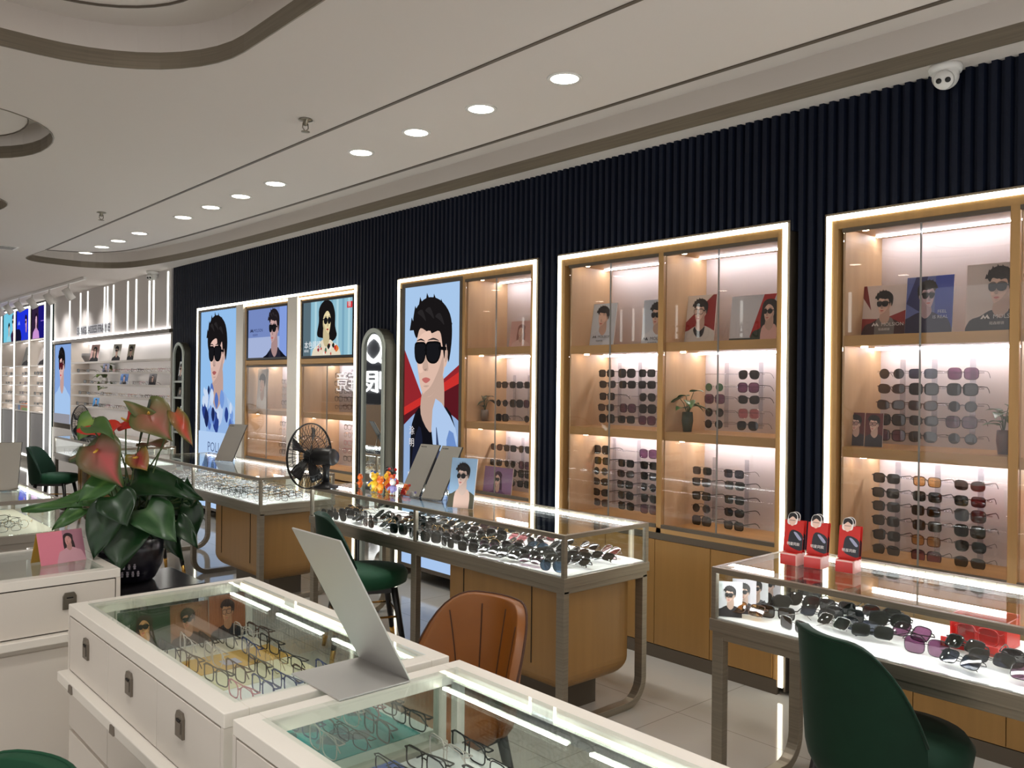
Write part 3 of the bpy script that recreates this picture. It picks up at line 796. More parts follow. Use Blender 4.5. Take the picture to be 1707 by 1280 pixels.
# ------------------------------------------------------------------ white sunglasses section, far left
b = MB(); b.box(3.76, 3.80, 10.29, 15.49, 2.12, ZC, M_WALLW); struct(b.build('wall_far'))
b = MB(); b.box(3.74, 4.05, 10.29, 15.49, 2.075, 2.122, M_KICK); struct(b.build('trim_8'))
for i, y in enumerate((14.577, 13.997, 13.63, 12.833, 12.698, 12.435, 11.839, 11.511, 11.024, 10.874, 10.389)):
    m = MB(); m.box(3.752, 3.762, y - .016, y + .016, 2.135, ZC - .03, M_LINE)
    tag(m.build('wall_light'), 'vertical glowing line on the white upper panel, %s from its left end' % ORD[i], 'wall light', 'glowing lines on the white panel')
m = MB(); m.box(3.735, 3.75, 10.29, 15.49, 2.123, 2.130, M_LEDS)
tag(m.build('cove_light'), 'long thin light along the bottom of the white upper panel', 'wall light')
t = thing('wall_sign', 'dark raised letters reading SUNGLASSES FRAME on the white panel', 'sign', (3.742, 14.13, 2.185), -PI / 2)
vs, fs = text_polys('SUNGLASSES FRAME', .15)
wid = max(v[0] for v in vs); kx = 1.56 / wid
M_LET = mat('dark_letters', (62, 58, 66), 0.4)
m = MB(); m.add([(v[0] * kx, 0, v[1]) for v in vs], fs, M_LET); m.add([(v[0] * kx, .012, v[1]) for v in vs], fs, M_LET)
m.build('letters', t)
m = MB(); m.box(-.01, 1.57, .004, .011, -.012, .118, M_ACRYL); m.build('backing', t)

t = thing('shelving_unit', 'bright white wall shelving under the SUNGLASSES FRAME sign', 'shelving', (0, 0, 0))
m = MB(); m.box(4.02, 4.05, 10.29, 15.49, .0, 2.08, M_LIT); m.build('back_panel', t)
for ya, yc in ((10.285, 10.295), (14.47, 14.49), (15.47, 15.49)):
    m = MB(); m.box(3.76, 4.03, ya, yc, 0, 2.08, M_WHITE); m.build('side_panel', t)
SHZ = [1.767, 1.609, 1.442, 1.273, 1.105, .90]
for z in SHZ:
    m = MB(); m.box(3.76, 4.02, 10.295, 14.47, z - .014, z, M_WHITE); m.box(3.755, 3.762, 10.295, 14.47, z - .026, z, M_WHITE); m.build('shelf', t)
    m = MB(); m.box(3.768, 3.778, 10.32, 14.45, z - .020, z - .014, M_LEDS); m.build('light_bar', t)
m = MB(); m.box(3.94, 3.98, 10.32, 14.45, 2.055, 2.074, M_LEDS); m.build('light_bar', t)
m = MB(); m.box(3.74, 4.02, 10.295, 15.47, 0, .72, M_WHITE); m.build('base_cabinet', t)
def art_far(w, h):
    p = Print(w, h, (136, 170, 226), LIT)
    p.bust(w * .45, h * .72, .46, -1, 'fringe', cloth=(168, 200, 240), style='square', skin=(224, 182, 176), lips=(206, 60, 80), lens=(90, 30, 40))
    p.rect(0, 0, w, h * .12, (150, 150, 160))
    return p
lightbox('lightbox_poster', 'narrow lit portrait on pale blue, left end of the white shelving', 14.52, 15.44, .80, 2.06, art_far, fr=False)

# shelf goods (distant, small)
SH_OPT = 'kgstncpu'
k = 0
for r, (z, y0, y1, n) in enumerate(((1.609, 10.5, 12.8, 10), (1.442, 11.2, 13.0, 8), (1.273, 10.45, 13.2, 22), (1.105, 11.4, 13.2, 10))):
    for i in range(n):
        st = random.choice(SH_OPT)
        y = y0 + (y1 - y0) * i / (n - 1)
        place_spec('eyeglasses', opt(st, False, True), '%s eyeglasses on white shelving, %s shelf from top, %s from its right end' % (OPT[st][0], ORD[r + 1], ORD[i]), 'eyeglasses', (3.80, y, z + .001), -PI / 2 + random.uniform(-.1, .1), 'eyeglasses on the white wall shelving')
for r, (z, ys) in enumerate(((1.609, (14.25, 13.75)), (1.442, (13.9, 13.55)), (1.273, (14.15, 13.72, 13.05)), (1.105, (14.28, 13.88, 13.15)), (.90, (14.15, 13.7)))):
    for i, y in enumerate(ys):
        st = random.choice(('bs', 'bl', 'bc'))
        place_spec('sunglasses', sun(st, False, True), '%s sunglasses on white shelving, %s shelf from top, %s from the portrait' % (SUN[st][0], ORD[r + 1], ORD[i]), 'sunglasses', (3.80, y, z + .001), -PI / 2, 'sunglasses on the white wall shelving')
shelf_cards = [
    ((3.84, 13.62, 1.768), .22, .26, 'pink folded card on the white shelving top shelf', art_face((232, 190, 186), style=None, hair='long')),
    ((3.84, 12.60, 1.768), .20, .24, 'pale oval-face card on the white shelving top shelf, middle', art_face((214, 214, 206), style='round')),
    ((3.84, 12.00, 1.768), .15, .22, 'grey and cream card on the white shelving top shelf, rightmost', art_face((170, 164, 144), style='square')),
    ((3.86, 13.12, 1.61), .16, .13, 'slim blue-grey card on the white shelving second shelf', art_face((120, 128, 160), style=None)),
    ((3.84, 12.25, 1.443), .18, .145, 'blue card on the white shelving third shelf', art_face((60, 110, 176), style=None)),
    ((3.84, 11.15, 1.443), .16, .15, 'dark card on the white shelving third shelf near the right', art_face((70, 66, 66), style='square')),
    ((3.84, 13.5, 1.106), .16, .13, 'bright blue card on the white shelving fifth shelf', art_face((70, 150, 216), style=None)),
]
for loc, w, h, lab, dr in shelf_cards: tiny_card(loc, -PI / 2 + .25, w, h, lab, dr, -.16)
def bowl(loc, label, M, r=.07, h=.10):
    m = MB(); m.lathe([(.0001, 0), (r * .5, 0), (r, h * .6), (r * .96, h), (r * .88, h), (r * .9, h * .6), (.0001, h * .15)], M, 18)
    o = m.build('bowl'); o.location = loc; tag(o, label, 'bowl')
bowl((3.88, 14.0, 1.768), 'small grey bowl on the white shelving top shelf beside pink card', M_GREYCAB, .10, .13)

# ------------------------------------------------------------------ leaves
def leaf_mesh(L, W, droop, fold=.25, heart=True, cols=((30, 70, 34), (44, 92, 44)), twist=0.0, wave=0.0, seed=0, spathe=None):
    """leaf along +X from the base, droops toward -Z; vertex colours carry the leaf's own pattern"""
    nl, nw = 12, 8; vs = []; fs = []; cl = []
    rnd = random.Random(seed)
    for i in range(nl + 1):
        t = i / nl
        if heart: w = W * (math.sin(PI * min(1, (t * .93 + .07)) ** .62)) * (1 - .25 * t)
        else: w = W * math.sin(PI * (t * .96 + .02)) ** .8
        for j in range(nw + 1):
            s_ = -1 + 2 * j / nw
            back = .16 * L * abs(s_) ** 1.3 * (1 - t) ** 3 if heart else 0
            x = t * L - back
            z = -droop * L * t * t + fold * w * abs(s_) ** 1.4 + wave * L * math.sin(7 * t + 2.2 * s_ + seed) * .05 * (0.3 + abs(s_))
            y = w * s_
            a = twist * t
            vs.append((x, y * math.cos(a) - 0 * z, z + y * math.sin(a)))
            if spathe:
                f = min(1, max(0, (abs(s_) * .75 + abs(t - .42) * .55 - .12) * 1.25 + .12 * math.sin(5 * t + 4 * s_ + seed)))
                c0, c1 = spathe
            else:
                f = max(0, 1 - abs(s_) * 3) * .6 + .25 * math.sin(9 * t + 5 * abs(s_)); f = min(1, max(0, f)); c0, c1 = cols
            cl.append(tuple(c0[q] + (c1[q] - c0[q]) * f for q in range(3)))
    for i in range(nl):
        for j in range(nw):
            a = i * (nw + 1) + j; fs.append((a, a + 1, a + nw + 2, a + nw + 1))
    n = len(vs)
    me = bpy.data.meshes.new('leaf'); me.from_pydata(vs, [], fs)
    me.materials.append(vcol_mat('leaf_surface', .32))
    at = me.color_attributes.new('Col', 'FLOAT_COLOR', 'POINT')
    for i, c in enumerate(cl): at.data[i].color = lin(c)
    me.polygons.foreach_set('use_smooth', [True] * len(fs))
    return me
def orient(o, base, direction, up):
    x = Vector(direction).normalized(); z = Vector(up); z = (z - x * z.dot(x)).normalized(); y = z.cross(x)
    R = Matrix((x, y, z)).transposed()
    o.matrix_local = Matrix.Translation(Vector(base)) @ R.to_4x4()
def add_leaf(parent, me, base, direction, up, name='leaf'):
    o = bpy.data.objects.new(name, me); COL.objects.link(o); o.parent = parent
    orient(o, base, direction, up)
    s = o.modifiers.new('thickness', 'SOLIDIFY'); s.thickness = .0012; s.offset = 0
    return o
def pot_plant(loc, label, pot_m, potr, poth, n, L, seed, cols, vine=False):
    rnd = random.Random(seed)
    t = thing('potted_plant', label, 'plant', loc)
    m = MB(); m.lathe([(.0001, 0), (potr * .75, 0), (potr, poth * .55), (potr * .9, poth), (potr * .8, poth), (potr * .8, poth * .8), (.0001, poth * .8)], pot_m, 18); m.build('pot', t)
    for i in range(n):
        a = rnd.uniform(0, 2 * PI); el = rnd.uniform(.1, .9); l = L * rnd.uniform(.7, 1.2)
        h = poth * .8 + rnd.uniform(.03, .13) * (L / .07)
        if vine and i % 4 == 0: h = poth - rnd.uniform(.05, .16)
        bx, by = math.cos(a) * potr * rnd.uniform(.3, 1.5), math.sin(a) * potr * rnd.uniform(.3, 1.5)
        m = MB(); m.tube([(0, 0, poth * .8), (bx * .5, by * .5, (poth + h) / 2 + .01), (bx, by, h)], .0018, M_STEM, 5); m.build('stem', t)
        add_leaf(t, leaf_mesh(l, l * .42, .35, seed=i, cols=cols), (bx, by, h), (math.cos(a), math.sin(a), el - .5), (0, 0, 1))
    return t
pot_plant((3.86, 13.20, 1.443), 'trailing green plant in a pot on the white shelving', M_CAMW, .06, .09, 22, .12, 4, ((84, 108, 44), (130, 150, 70)), True)

# ------------------------------------------------------------------ far left bays
t = thing('shelving_unit', 'white three-bay shelving with lit posts at the far left edge', 'shelving', (0, 0, 0))
BY = [15.94, 17.04, 18.17, 19.28]
m = MB(); m.box(4.02, 4.05, 15.94, 19.3, 0, 2.8, M_LIT); m.build('back_panel', t)
for y in BY:
    m = MB(); m.box(3.74, 4.02, y - .03, y + .03, 0, 2.80, M_WHITE); p = m.build('post', t)
    m = MB(); m.box(3.728, 3.742, y - .028, y + .028, .12, 2.80, M_LINE); m.build('light_line', p)
for a, c in zip(BY[:-1], BY[1:]):
    m = MB(); m.box(3.74, 3.78, a + .03, c - .03, 2.80, 2.836, M_BLACK); m.box(3.728, 3.742, a + .03, c - .03, 2.775, 2.80, M_LINE); m.build('header_light', t)
    for z in (2.20, 1.745, 1.575, 1.40, 1.22, 1.045, .93):
        m = MB(); m.box(3.75, 4.02, a + .03, c - .03, z - .022, z, M_WHITE); m.build('shelf', t)
        if z > 1.0:
            m = MB(); m.box(3.88, 3.90, a + .05, c - .05, z - .028, z - .022, M_LEDS); m.build('light_bar', t)
    m = MB(); m.box(3.755, 4.02, a + .03, c - .03, .16, .90, M_GREYCAB); m.build('cupboard_front', t)
    m = MB(); m.box(3.735, 3.75, a + .03, c - .03, .12, .155, M_LINE); m.build('kick_light', t)
t2 = thing('glossy_column', 'dark glossy column with lit edges left of the white shelving', 'column', (0, 0, 0))
m = MB(); m.box(3.72, 4.05, 15.52, 15.90, 0, ZC - .04, M_DGLASS); m.build('shaft', t2)
for y in (15.505, 15.905):
    m = MB(); m.box(3.712, 3.73, y - .015, y + .02, .05, ZC - .04, M_LINE); m.build('edge_light', t2)
def art_m(kind):
    def f(w, h):
        if kind == 0:
            p = Print(w, h, (120, 206, 232), LIT); p.bust(w * .80, h * .66, h * .40, -1, 'short', cloth=(60, 40, 70), style='square', hc=(40, 24, 60)); p.bust(w * .50, h * .46, h * .30, 1, 'fringe', cloth=(150, 214, 232), style=None)
        elif kind == 1:
            p = Print(w, h, (34, 54, 226), LIT); p.rect(w * .86, 0, w, h, (96, 140, 240)); p.bust(w * .68, h * .58, h * .36, -1, 'short', cloth=(40, 60, 214), style='round', skin=(214, 160, 190), hc=(30, 20, 60)); p.logo(w * .12, h * .52, .16, (150, 170, 250)); p.poly([(0, 0), (0, h * .36), (w * .3, h * .34), (w * .36, 0)], (20, 22, 50), 3)
        else:
            p = Print(w, h, (30, 24, 120), LIT); p.rect(0, 0, w * .45, h, (50, 34, 60)); p.bust(w * .30, h * .58, h * .36, 1, 'long', cloth=(206, 150, 214), style=None, skin=(228, 180, 206), hc=(34, 18, 40)); p.rect(w * .62, h * .52, w * .9, h * .545, (150, 120, 230))
        return p
    return f
for i, (a, c) in enumerate(zip(BY[:-1], BY[1:])):
    nm = ('deep violet lit screen with a woman, nearest the dark column', 'royal blue lit screen with a man, middle of the far left three', 'cyan lit screen with two people at the far left edge')[i]
    lightbox('screen', nm, a + .04, c - .04, 2.21, 2.765, art_m(2 - i), 'screen', .006, M_BLACK)
bayname = ('bay nearest the dark column', 'middle far-left bay', 'leftmost bay')
for bi, (a, c) in enumerate(zip(BY[:-1], BY[1:])):
    for r, z in enumerate((1.575, 1.40, 1.22, 1.045)):
        nth = -1
        for i in range(5):
            if (bi + r + i) % 6 == 5: continue
            nth += 1
            st = random.choice(('bs', 'bl', 'bc', 'vi', 'gr'))
            place_spec('sunglasses', sun(st, False, True), '%s sunglasses, %s, row %s from top, %s from right' % (SUN[st][0], bayname[bi], ('one', 'two', 'three', 'four')[r], ORD[nth]), 'sunglasses', (3.79, a + .13 + i * .195, z + .001), -PI / 2, 'sunglasses in the far left bays')
tiny_card((3.84, 17.7, 1.746), -PI / 2 + .3, .34, .36, 'black and white portrait card in the middle far-left bay', art_face((150, 150, 146), style='square', hair='fringe', skin=(200, 196, 190)), -.25)
tiny_card((3.84, 16.5, 1.746), -PI / 2 + .3, .40, .38, 'large grey portrait card in the bay nearest the dark column', art_face((168, 160, 156), style='square', skin=(206, 196, 190)), -.3)
m = MB(); m.box(0, .30, 0, .62, 0, .12, mat('orange_box', (232, 140, 60), .5)); m.box(.0, .30, .62, .80, 0, .11, mat('sky_box', (70, 130, 200), .5)); m.box(-.002, .3, .05, .5, .0, .045, mat('lime_box', (130, 180, 50), .5))
o = m.build('gift_box'); o.location = (3.76, 17.15, .932); tag(o, 'orange, green and blue box low in the middle far-left bay', 'box')
# plain continuation of the wall past the last bay
b = MB(); b.box(3.76, 3.80, 19.31, 21.0, 0, ZC, mat('dark_violet_wall', (48, 40, 52), .5)); struct(b.build('wall_left'))

# ------------------------------------------------------------------ metal-framed glass counters
HT = .855
def u_leg(x0, x1, y, w=.045, tk=.034, R=.13, zt=.61):
    """sled leg: flat bar bent into a U in the XZ plane"""
    m = MB(); n = 7
    def path(off):
        p = [(x0 + off, zt)]
        r = R - off
        for k in range(n + 1):
            a = PI + (PI / 2) * k / n; p.append((x0 + R + r * math.cos(a), R + r * math.sin(a)))
        for k in range(n + 1):
            a = 1.5 * PI + (PI / 2) * k / n; p.append((x1 - R + r * math.cos(a), R + r * math.sin(a)))
        p.append((x1 - off, zt)); return p
    o, i_ = path(0), path(tk)
    poly_o = o; N = len(o); vs = []; fs = []
    for a, b_ in zip(o, i_):
        vs += [(a[0], y, a[1]), (a[0], y + w, a[1]), (b_[0], y + w, b_[1]), (b_[0], y, b_[1])]
    for k in range(N - 1):
        for q in range(4):
            r_ = (q + 1) % 4; fs.append((k * 4 + q, k * 4 + r_, k * 4 + 4 + r_, k * 4 + 4 + q))
    m.add(vs, fs, M_BRONZE)
    return m
def round_box(x0, x1, y0, y1, z0, z1, r, M, n=8):
    """box with its lower edges rounded on all four sides"""
    rings = []
    for k in range(n + 1):
        a = (PI / 2) * k / n; ins = r * (1 - math.sin(a)); z = z0 + r * (1 - math.cos(a))
        rings.append((ins, z))
    rings.append((0, z1)); vs = []; fs = []
    for ins, z in rings:
        vs += [(x0 + ins, y0 + ins, z), (x1 - ins, y0 + ins, z), (x1 - ins, y1 - ins, z), (x0 + ins, y1 - ins, z)]
    for k in range(len(rings) - 1):
        for q in range(4):
            l = (q + 1) % 4; fs.append((4 * k + q, 4 * k + l, 4 * k + 4 + l, 4 * k + 4 + q))
    fs.append((3, 2, 1, 0)); N = 4 * (len(rings) - 1); fs.append((N, N + 1, N + 2, N + 3))
    m = MB(); m.add(vs, fs, M); return m
def glass_counter(label, x0, x1, y0, y1, posts=(), legs=(), ped=None, metal=None, lit=None, glz=.675, led=None):
    M = metal or M_BRONZE
    t = thing('glass_counter', label, 'display counter', (0, 0, 0))
    b_ = .020
    m = MB()
    for a, c in ((x0, x0 + b_), (x1 - b_, x1)): m.box(a, c, y0, y1, HT - .020, HT, M)
    for a, c in ((y0, y0 + b_), (y1 - b_, y1)): m.box(x0 + b_, x1 - b_, a, c, HT - .020, HT, M)
    for x in (x0, x1 - b_):
        for y in [y0, y1 - b_] + [p - b_ / 2 for p in posts]:
            m.box(x, x + b_, y, y + b_, glz - .01, HT - .02, M)
    m.build('frame', t, .0015)
    m = MB(); m.box(x0 + b_, x1 - b_, y0 + b_, y1 - b_, HT - .009, HT - .001, M_TOP); m.build('glass_top', t)
    e = .006
    m = MB(); m.box(x0 + .004, x0 + .004 + e, y0 + b_, y1 - b_, glz, HT - .02, M_PANE); m.build('glass_side', t)
    m = MB(); m.box(x1 - .004 - e, x1 - .004, y0 + b_, y1 - b_, glz, HT - .02, M_PANE); m.build('glass_side', t)
    for y in (y0 + .004, y1 - .010):
        m = MB(); m.box(x0 + b_, x1 - b_, y, y + e, glz, HT - .02, M_PANE); m.build('glass_end', t)
    m = MB(); m.box(x0 + .012, x1 - .012, y0 + .012, y1 - .012, glz - .022, glz, lit or M_LIT); m.build('display_base', t)
    m = MB(); m.box(x0 - .004, x1 + .004, y0 - .004, y1 + .004, .628, glz - .004, M); m.box(x0 + .004, x1 - .004, y0 + .004, y1 - .004, .600, .628, M); m.build('base_rim', t, .002)
    for x in (x0 + .024, x1 - .036):
        m = MB(); m.box(x, x + .012, y0 + .03, y1 - .03, HT - .024, HT - .014, led or M_LEDIN); m.build('light_strip', t)
    for y in legs: u_leg(x0 + .002, x1 - .002, y).build('leg', t, .002)
    if ped:
        p = round_box(x0 + .05, x1 - .075, ped[0], ped[1], .13, .60, .10, M_PED).build('pedestal', t)
        m = MB()
        for y in [ped[0] + (ped[1] - ped[0]) * f for f in (.24, .86)]: m.box(x0 + .047, x0 + .052, y - .002, y + .002, .24, .60, M_GAP)
        m.build('door_gap', p)
        m = MB(); m.box(x0 + .16, x1 - .16, ped[0] + .12, ped[1] - .12, 0, .135, M_KICK); m.build('foot', t)
    return t
glass_counter('long bronze-framed glass counter full of sunglasses, centre of the picture', 2.608, 3.173, 2.558, 4.772, (3.66,), (2.562, 3.645, 4.72), (2.62, 3.414))
glass_counter('bronze-framed glass counter with red card stands on it, right edge', 2.578, 3.143, -.42, 1.792, (.69,), (1.742, .67, -.41), None)
glass_counter('bronze-framed glass counter behind the black fan and the plant', 2.558, 3.123, 5.358, 7.57, (6.53,), (5.362, 6.51, 7.52), (5.42, 6.19))
glass_counter('farthest bronze-framed glass counter, with a small black fan on it', 2.60, 3.15, 8.45, 10.66, (9.55,), (8.46, 9.53, 10.61), (9.2, 9.9))
glass_counter('pale glass counter with a heap of eyeglasses, left edge behind the pink card', -.55, 1.275, 5.10, 6.15, (), (), None, metal=mat('warm_grey_metal', (150, 142, 132), .4, .5), lit=mat('cream_base', (206, 198, 184), .6), led=M_LEDW)
m = MB(); m.box(-.4, 1.15, 5.25, 6.0, 0, .60, M_WHITE); tag(m.build('counter_plinth'), 'white plinth under the pale glass counter at the left edge', 'plinth')

# sunglasses in the centre counter: rows run along the counter, fronts to the aisle
rnd = random.Random(11)
GZ = .676
mixd = ['bs', 'bl', 'bc', 'bl', 'ga', 'bs', 'gp', 'gr', 'br', 'bl', 'vi', 'bs', 'bc', 'gd', 'mi', 'bp']
for r in range(6):
    nth = -1
    for c in range(14):
        y = 2.665 + c * .149 + (.074 if r % 2 else 0)
        x = 2.636 + r * .080
        if c < 2 and r == 0: x += .0
        if y > 4.70: continue
        st = rnd.choice(mixd if c < 7 else ['bs', 'bl', 'bc', 'ga', 'bl', 'gr', 'br', 'gd'])
        if r == 0 and c == 0: st = 'mi'
        if c > 10 and r > 2 and rnd.random() < .5: continue
        nth += 1
        lying = rnd.random() < (.6 if c < 6 else .35) or r == 5
        if r == 5: x = 3.085
        place_spec('sunglasses', sun(st, lying), '%s sunglasses in the centre counter, %s row from aisle, %s from the right end' % (SUN[st][0], ORD[r], ORD[nth]),
                   'sunglasses', (x + rnd.uniform(-.008, .008), y + rnd.uniform(-.006, .006), GZ + (.0185 if lying else rnd.uniform(0, .003))), -PI / 2 + rnd.uniform(-.3, .3), 'sunglasses in the centre counter', -.95 if lying else 0.0)
# right counter
rows = [(2.640, [1.69, 1.50, .98, .78, .60, .42]), (2.72, [1.62, 1.42, 1.27, 1.10, .92, .72, .5]), (2.80, [1.69, 1.51, 1.35, 1.19, 1.03, .85, .66, .48]), (2.885, [1.62, 1.45, 1.29, .78, .6]), (2.965, [1.52, 1.36, .70, .52])]
stt = [['am', 'gs', 'bb', 'gp', 'vi', 'gp'], ['bs', 'gs', 'bs', 'gp', 'bb', 'gp', 'br'], ['bl', 'bb', 'bb', 'vi', 'bs', 'bl', 'bs', 'gp'], ['bl', 'bs', 'bl', 'bl', 'bs'], ['bs', 'bc', 'bs', 'bl']]
for r, (x, ys) in enumerate(rows):
    for i, y in enumerate(ys):
        st = stt[r][i]
        lying = (r + i) % 3 != 1
        place_spec('sunglasses', sun(st, lying), '%s sunglasses in the right counter, %s row from aisle, %s from its left end' % (SUN[st][0], ORD[r], ORD[i]),
                   'sunglasses', (x + rnd.uniform(-.01, .01), y, GZ + (.0185 if lying else 0)), -PI / 2 + rnd.uniform(-.3, .3), 'sunglasses in the right counter', -.75 if lying else 0.0)
for i, (x, y, rz) in enumerate(((2.625, 1.745, .35), (2.70, 1.735, .35), (2.78, 1.735, .35), (2.87, 1.735, .3))):
    tiny_card((x, y, GZ), -PI / 2 + .55 + .0 * rz, .085, .125, 'small portrait card leaning at the left end of right counter, %s from aisle' % ORD[i], art_face((222, 220, 224) if i % 2 == 0 else (206, 200, 206), cloth=(24, 24, 30)), -.38, 'display_card', 'portrait cards in the right counter')
t = thing('display_box', 'red open display box inside the right counter', 'box', (2.94, 1.03, GZ))
m = MB(); m.box(-.075, .12, -.085, .085, 0, .012, M_RED); m.box(.112, .12, -.085, .085, .012, .10, M_RED); m.box(-.075, -.068, -.085, .085, .012, .03, M_RED); m.build('tray', t, .001)
m = MB(); m.box(.0, .112, -.085, -.079, .012, .09, M_RED); m.box(.0, .112, .079, .085, .012, .09, M_RED); m.build('side_wall', t)
place_spec('sunglasses', sun('rd'), 'red-rimmed sunglasses standing in the red box in the right counter', 'sunglasses', (2.93, 1.03, GZ + .0125), -PI / 2 - .1, None)
# far counter
for r in range(6):
    for c in range(21):
        st = rnd.choice('kgstnskgu')
        y = 5.46 + c * .1005 + (.05 if r % 2 else 0); x = 2.605 + r * .078
        place_spec('eyeglasses', opt(st, False, True), '%s eyeglasses in counter behind the fan, %s row from aisle, %s from right end' % (OPT[st][0], ORD[r], ORD[c]),
                   'eyeglasses', (x, y, GZ + .0), -PI / 2 + rnd.uniform(.3, .75), 'eyeglasses in the counter behind the fan')
for r in range(4):
    for c in range(13):
        st = rnd.choice('gskcn')
        place_spec('eyeglasses', opt(st, False, True), '%s eyeglasses in farthest counter, %s row from aisle, %s from right end' % (OPT[st][0], ORD[r], ORD[c]),
                   'eyeglasses', (2.66 + r * .1, 8.62 + c * .155, GZ), -PI / 2 + rnd.uniform(-.4, .4), 'eyeglasses in the farthest counter')
# heap in the left counter
for r in range(5):
    for c in range(7):
        st = rnd.choice('kntgu')
        place_spec('eyeglasses', opt(st, False, True), '%s eyeglasses in left-edge counter, row %s from near side, %s from right' % (OPT[st][0], ('one', 'two', 'three', 'four', 'five')[r], ORD[c]),
                   'eyeglasses', (1.06 - c * .16 + .05 * (r % 2), 5.22 + r * .085, GZ), rnd.uniform(-.5, .5), 'eyeglasses in the left-edge counter')

# ------------------------------------------------------------------ racks inside the cabinets
def rack(cab, word, cols, rows, styles, skip=(), group=None, xr=4.0, seed=1):
    rn = random.Random(seed)
    t = thing('acrylic_rack', 'clear acrylic eyewear rack, %s rack, %s' % (word, cab), 'rack', (0, 0, 0), group='clear acrylic racks in the cabinets')
    for y in cols:
        m = MB(); m.box(XB - .03, XB - .024, y - .012, y + .012, min(rows) - .02, max(rows) + .07, M_ACRYL); m.build('upright', t)
    for z in rows:
        m = MB(); m.tube([(xr + .03, min(cols) - .08, z + .004), (xr + .03, max(cols) + .08, z + .004)], .003, M_ACRYL, 6); m.build('rod', t)
    for r, z in enumerate(rows):
        for i, y in enumerate(cols):
            if (r, i) in skip: continue
            st = styles[(r, i)] if isinstance(styles, dict) and (r, i) in styles else rn.choice(['bs', 'bl', 'bc', 'bs', 'bl', 'ga', 'gr', 'br', 'vi'])
            hh = max(p[1] for p in lens_outline(SUN[st][1])) + SUN[st][4]
            place_spec('sunglasses', sun(st), '%s sunglasses, %s from left in row %s, %s rack, %s' % (SUN[st][0], ORD[i - sum((r, q) in skip for q in range(i))], ('one', 'two', 'three', 'four', 'five', 'six')[r], word, cab),
                       'sunglasses', (xr + rn.uniform(-.006, .006), y + rn.uniform(-.003, .003), z - hh), -PI / 2 + rn.uniform(-.06, .06), 'sunglasses on the %s rack, %s' % (word, cab))
rack('right-edge cabinet', 'upper', [1.790, 1.643, 1.476], [1.569, 1.499, 1.423, 1.354, 1.280], {(0, 2): 'gp', (0, 0): 'gr', (1, 0): 'br', (1, 1): 'bl', (1, 2): 'bl', (0, 1): 'bb', (2, 1): 'br', (3, 0): 'bl', (4, 2): 'gr'}, seed=2)
rack('right-edge cabinet', 'lower', [1.808, 1.624, 1.438], [1.077, 1.008, .944, .876, .808, .738], {(0, 0): 'bs', (0, 1): 'am', (0, 2): 'br', (1, 0): 'bs', (1, 1): 'bs', (1, 2): 'bs', (2, 0): 'bs', (2, 1): 'bs', (3, 0): 'bs', (3, 1): 'bs', (3, 2): 'bl', (4, 0): 'bs', (4, 1): 'am', (4, 2): 'ga', (5, 0): 'ga', (5, 1): 'vi', (5, 2): 'ga'}, seed=3)
rack('left bay, two-bay cabinet', 'upper', [3.571, 3.406, 3.250], [1.575, 1.506, 1.431, 1.362, 1.293], {(2, 0): 'bs'}, ((2, 1),), seed=4)
rack('left bay, two-bay cabinet', 'lower', [3.61, 3.409, 3.231], [1.095, 1.025, .961, .895, .828, .764], {}, ((0, 1),), seed=5)
rack('right bay, two-bay cabinet', 'upper', [2.777, 2.558], [1.565, 1.496, 1.431, 1.356, 1.291], {(0, 1): 'ga', (1, 0): 'gn', (1, 1): 'vi', (2, 0): 'gp', (2, 1): 'bc', (3, 0): 'gr', (3, 1): 'bp', (4, 0): 'gr', (4, 1): 'ga'}, ((0, 0),), seed=6)
rack('right bay, two-bay cabinet', 'lower', [2.851, 2.64], [1.026, .962, .884, .815, .744], {(0, 0): 'gs', (0, 1): 'bb', (1, 0): 'bs', (1, 1): 'bs', (2, 0): 'bs'}, seed=7)
rack('cabinet by big portrait', 'upper', [4.566, 4.41, 4.27], [1.496, 1.366, 1.262], {}, ((2, 1),), seed=8)
rack('cabinet by big portrait', 'lower', [4.62, 4.47, 4.322], [1.05, .94, .88, .81], {(2, 0): 'vi', (1, 0): 'bs'}, seed=9)
# eyeglass racks in the far cabinet
def opt_rack(word, ys, zs, sts, seed):
    rn = random.Random(seed)
    t = thing('acrylic_rack', 'clear acrylic eyeglass rack, %s of the far cabinet' % word, 'rack', (0, 0, 0), group='clear acrylic racks in the cabinets')
    for y in ys:
        m = MB(); m.box(XB - .03, XB - .024, y - .012, y + .012, min(zs) - .02, max(zs) + .06, M_ACRYL); m.build('upright', t)
    for r, z in enumerate(zs):
        for i, y in enumerate(ys):
            st = rn.choice(sts)
            place_spec('eyeglasses', opt(st, False, True), '%s eyeglasses, %s from left, row %s, %s of far cabinet' % (OPT[st][0], ORD[i], ('one', 'two', 'three', 'four', 'five', 'six')[r], word),
                       'eyeglasses', (3.98, y, z - .02), -PI / 2 + rn.uniform(-.1, .1), 'eyeglasses in the far cabinet')
opt_rack('upper left bay', [7.82, 7.66, 7.50], [1.50, 1.43, 1.36, 1.29], 'ktbgp', 1)
opt_rack('lower left bay', [7.86, 7.70, 7.54, 7.38], [1.08, 1.01, .94, .87, .80], 'ktkng', 2)
opt_rack('upper right bay', [6.78, 6.63, 6.48, 6.33], [1.56, 1.49, 1.42, 1.35, 1.28], 'kkntk', 3)
opt_rack('lower right bay', [6.62, 6.47, 6.32], [1.10, 1.03, .96, .89, .82], 'ptkgp', 4)
tiny_card((3.85, 8.06, 1.226), -PI / 2, .22, .40, 'tall pale poster standing in the upper left bay of the far cabinet', art_face((214, 206, 200), style=None, cloth=(224, 220, 214)), -.05)

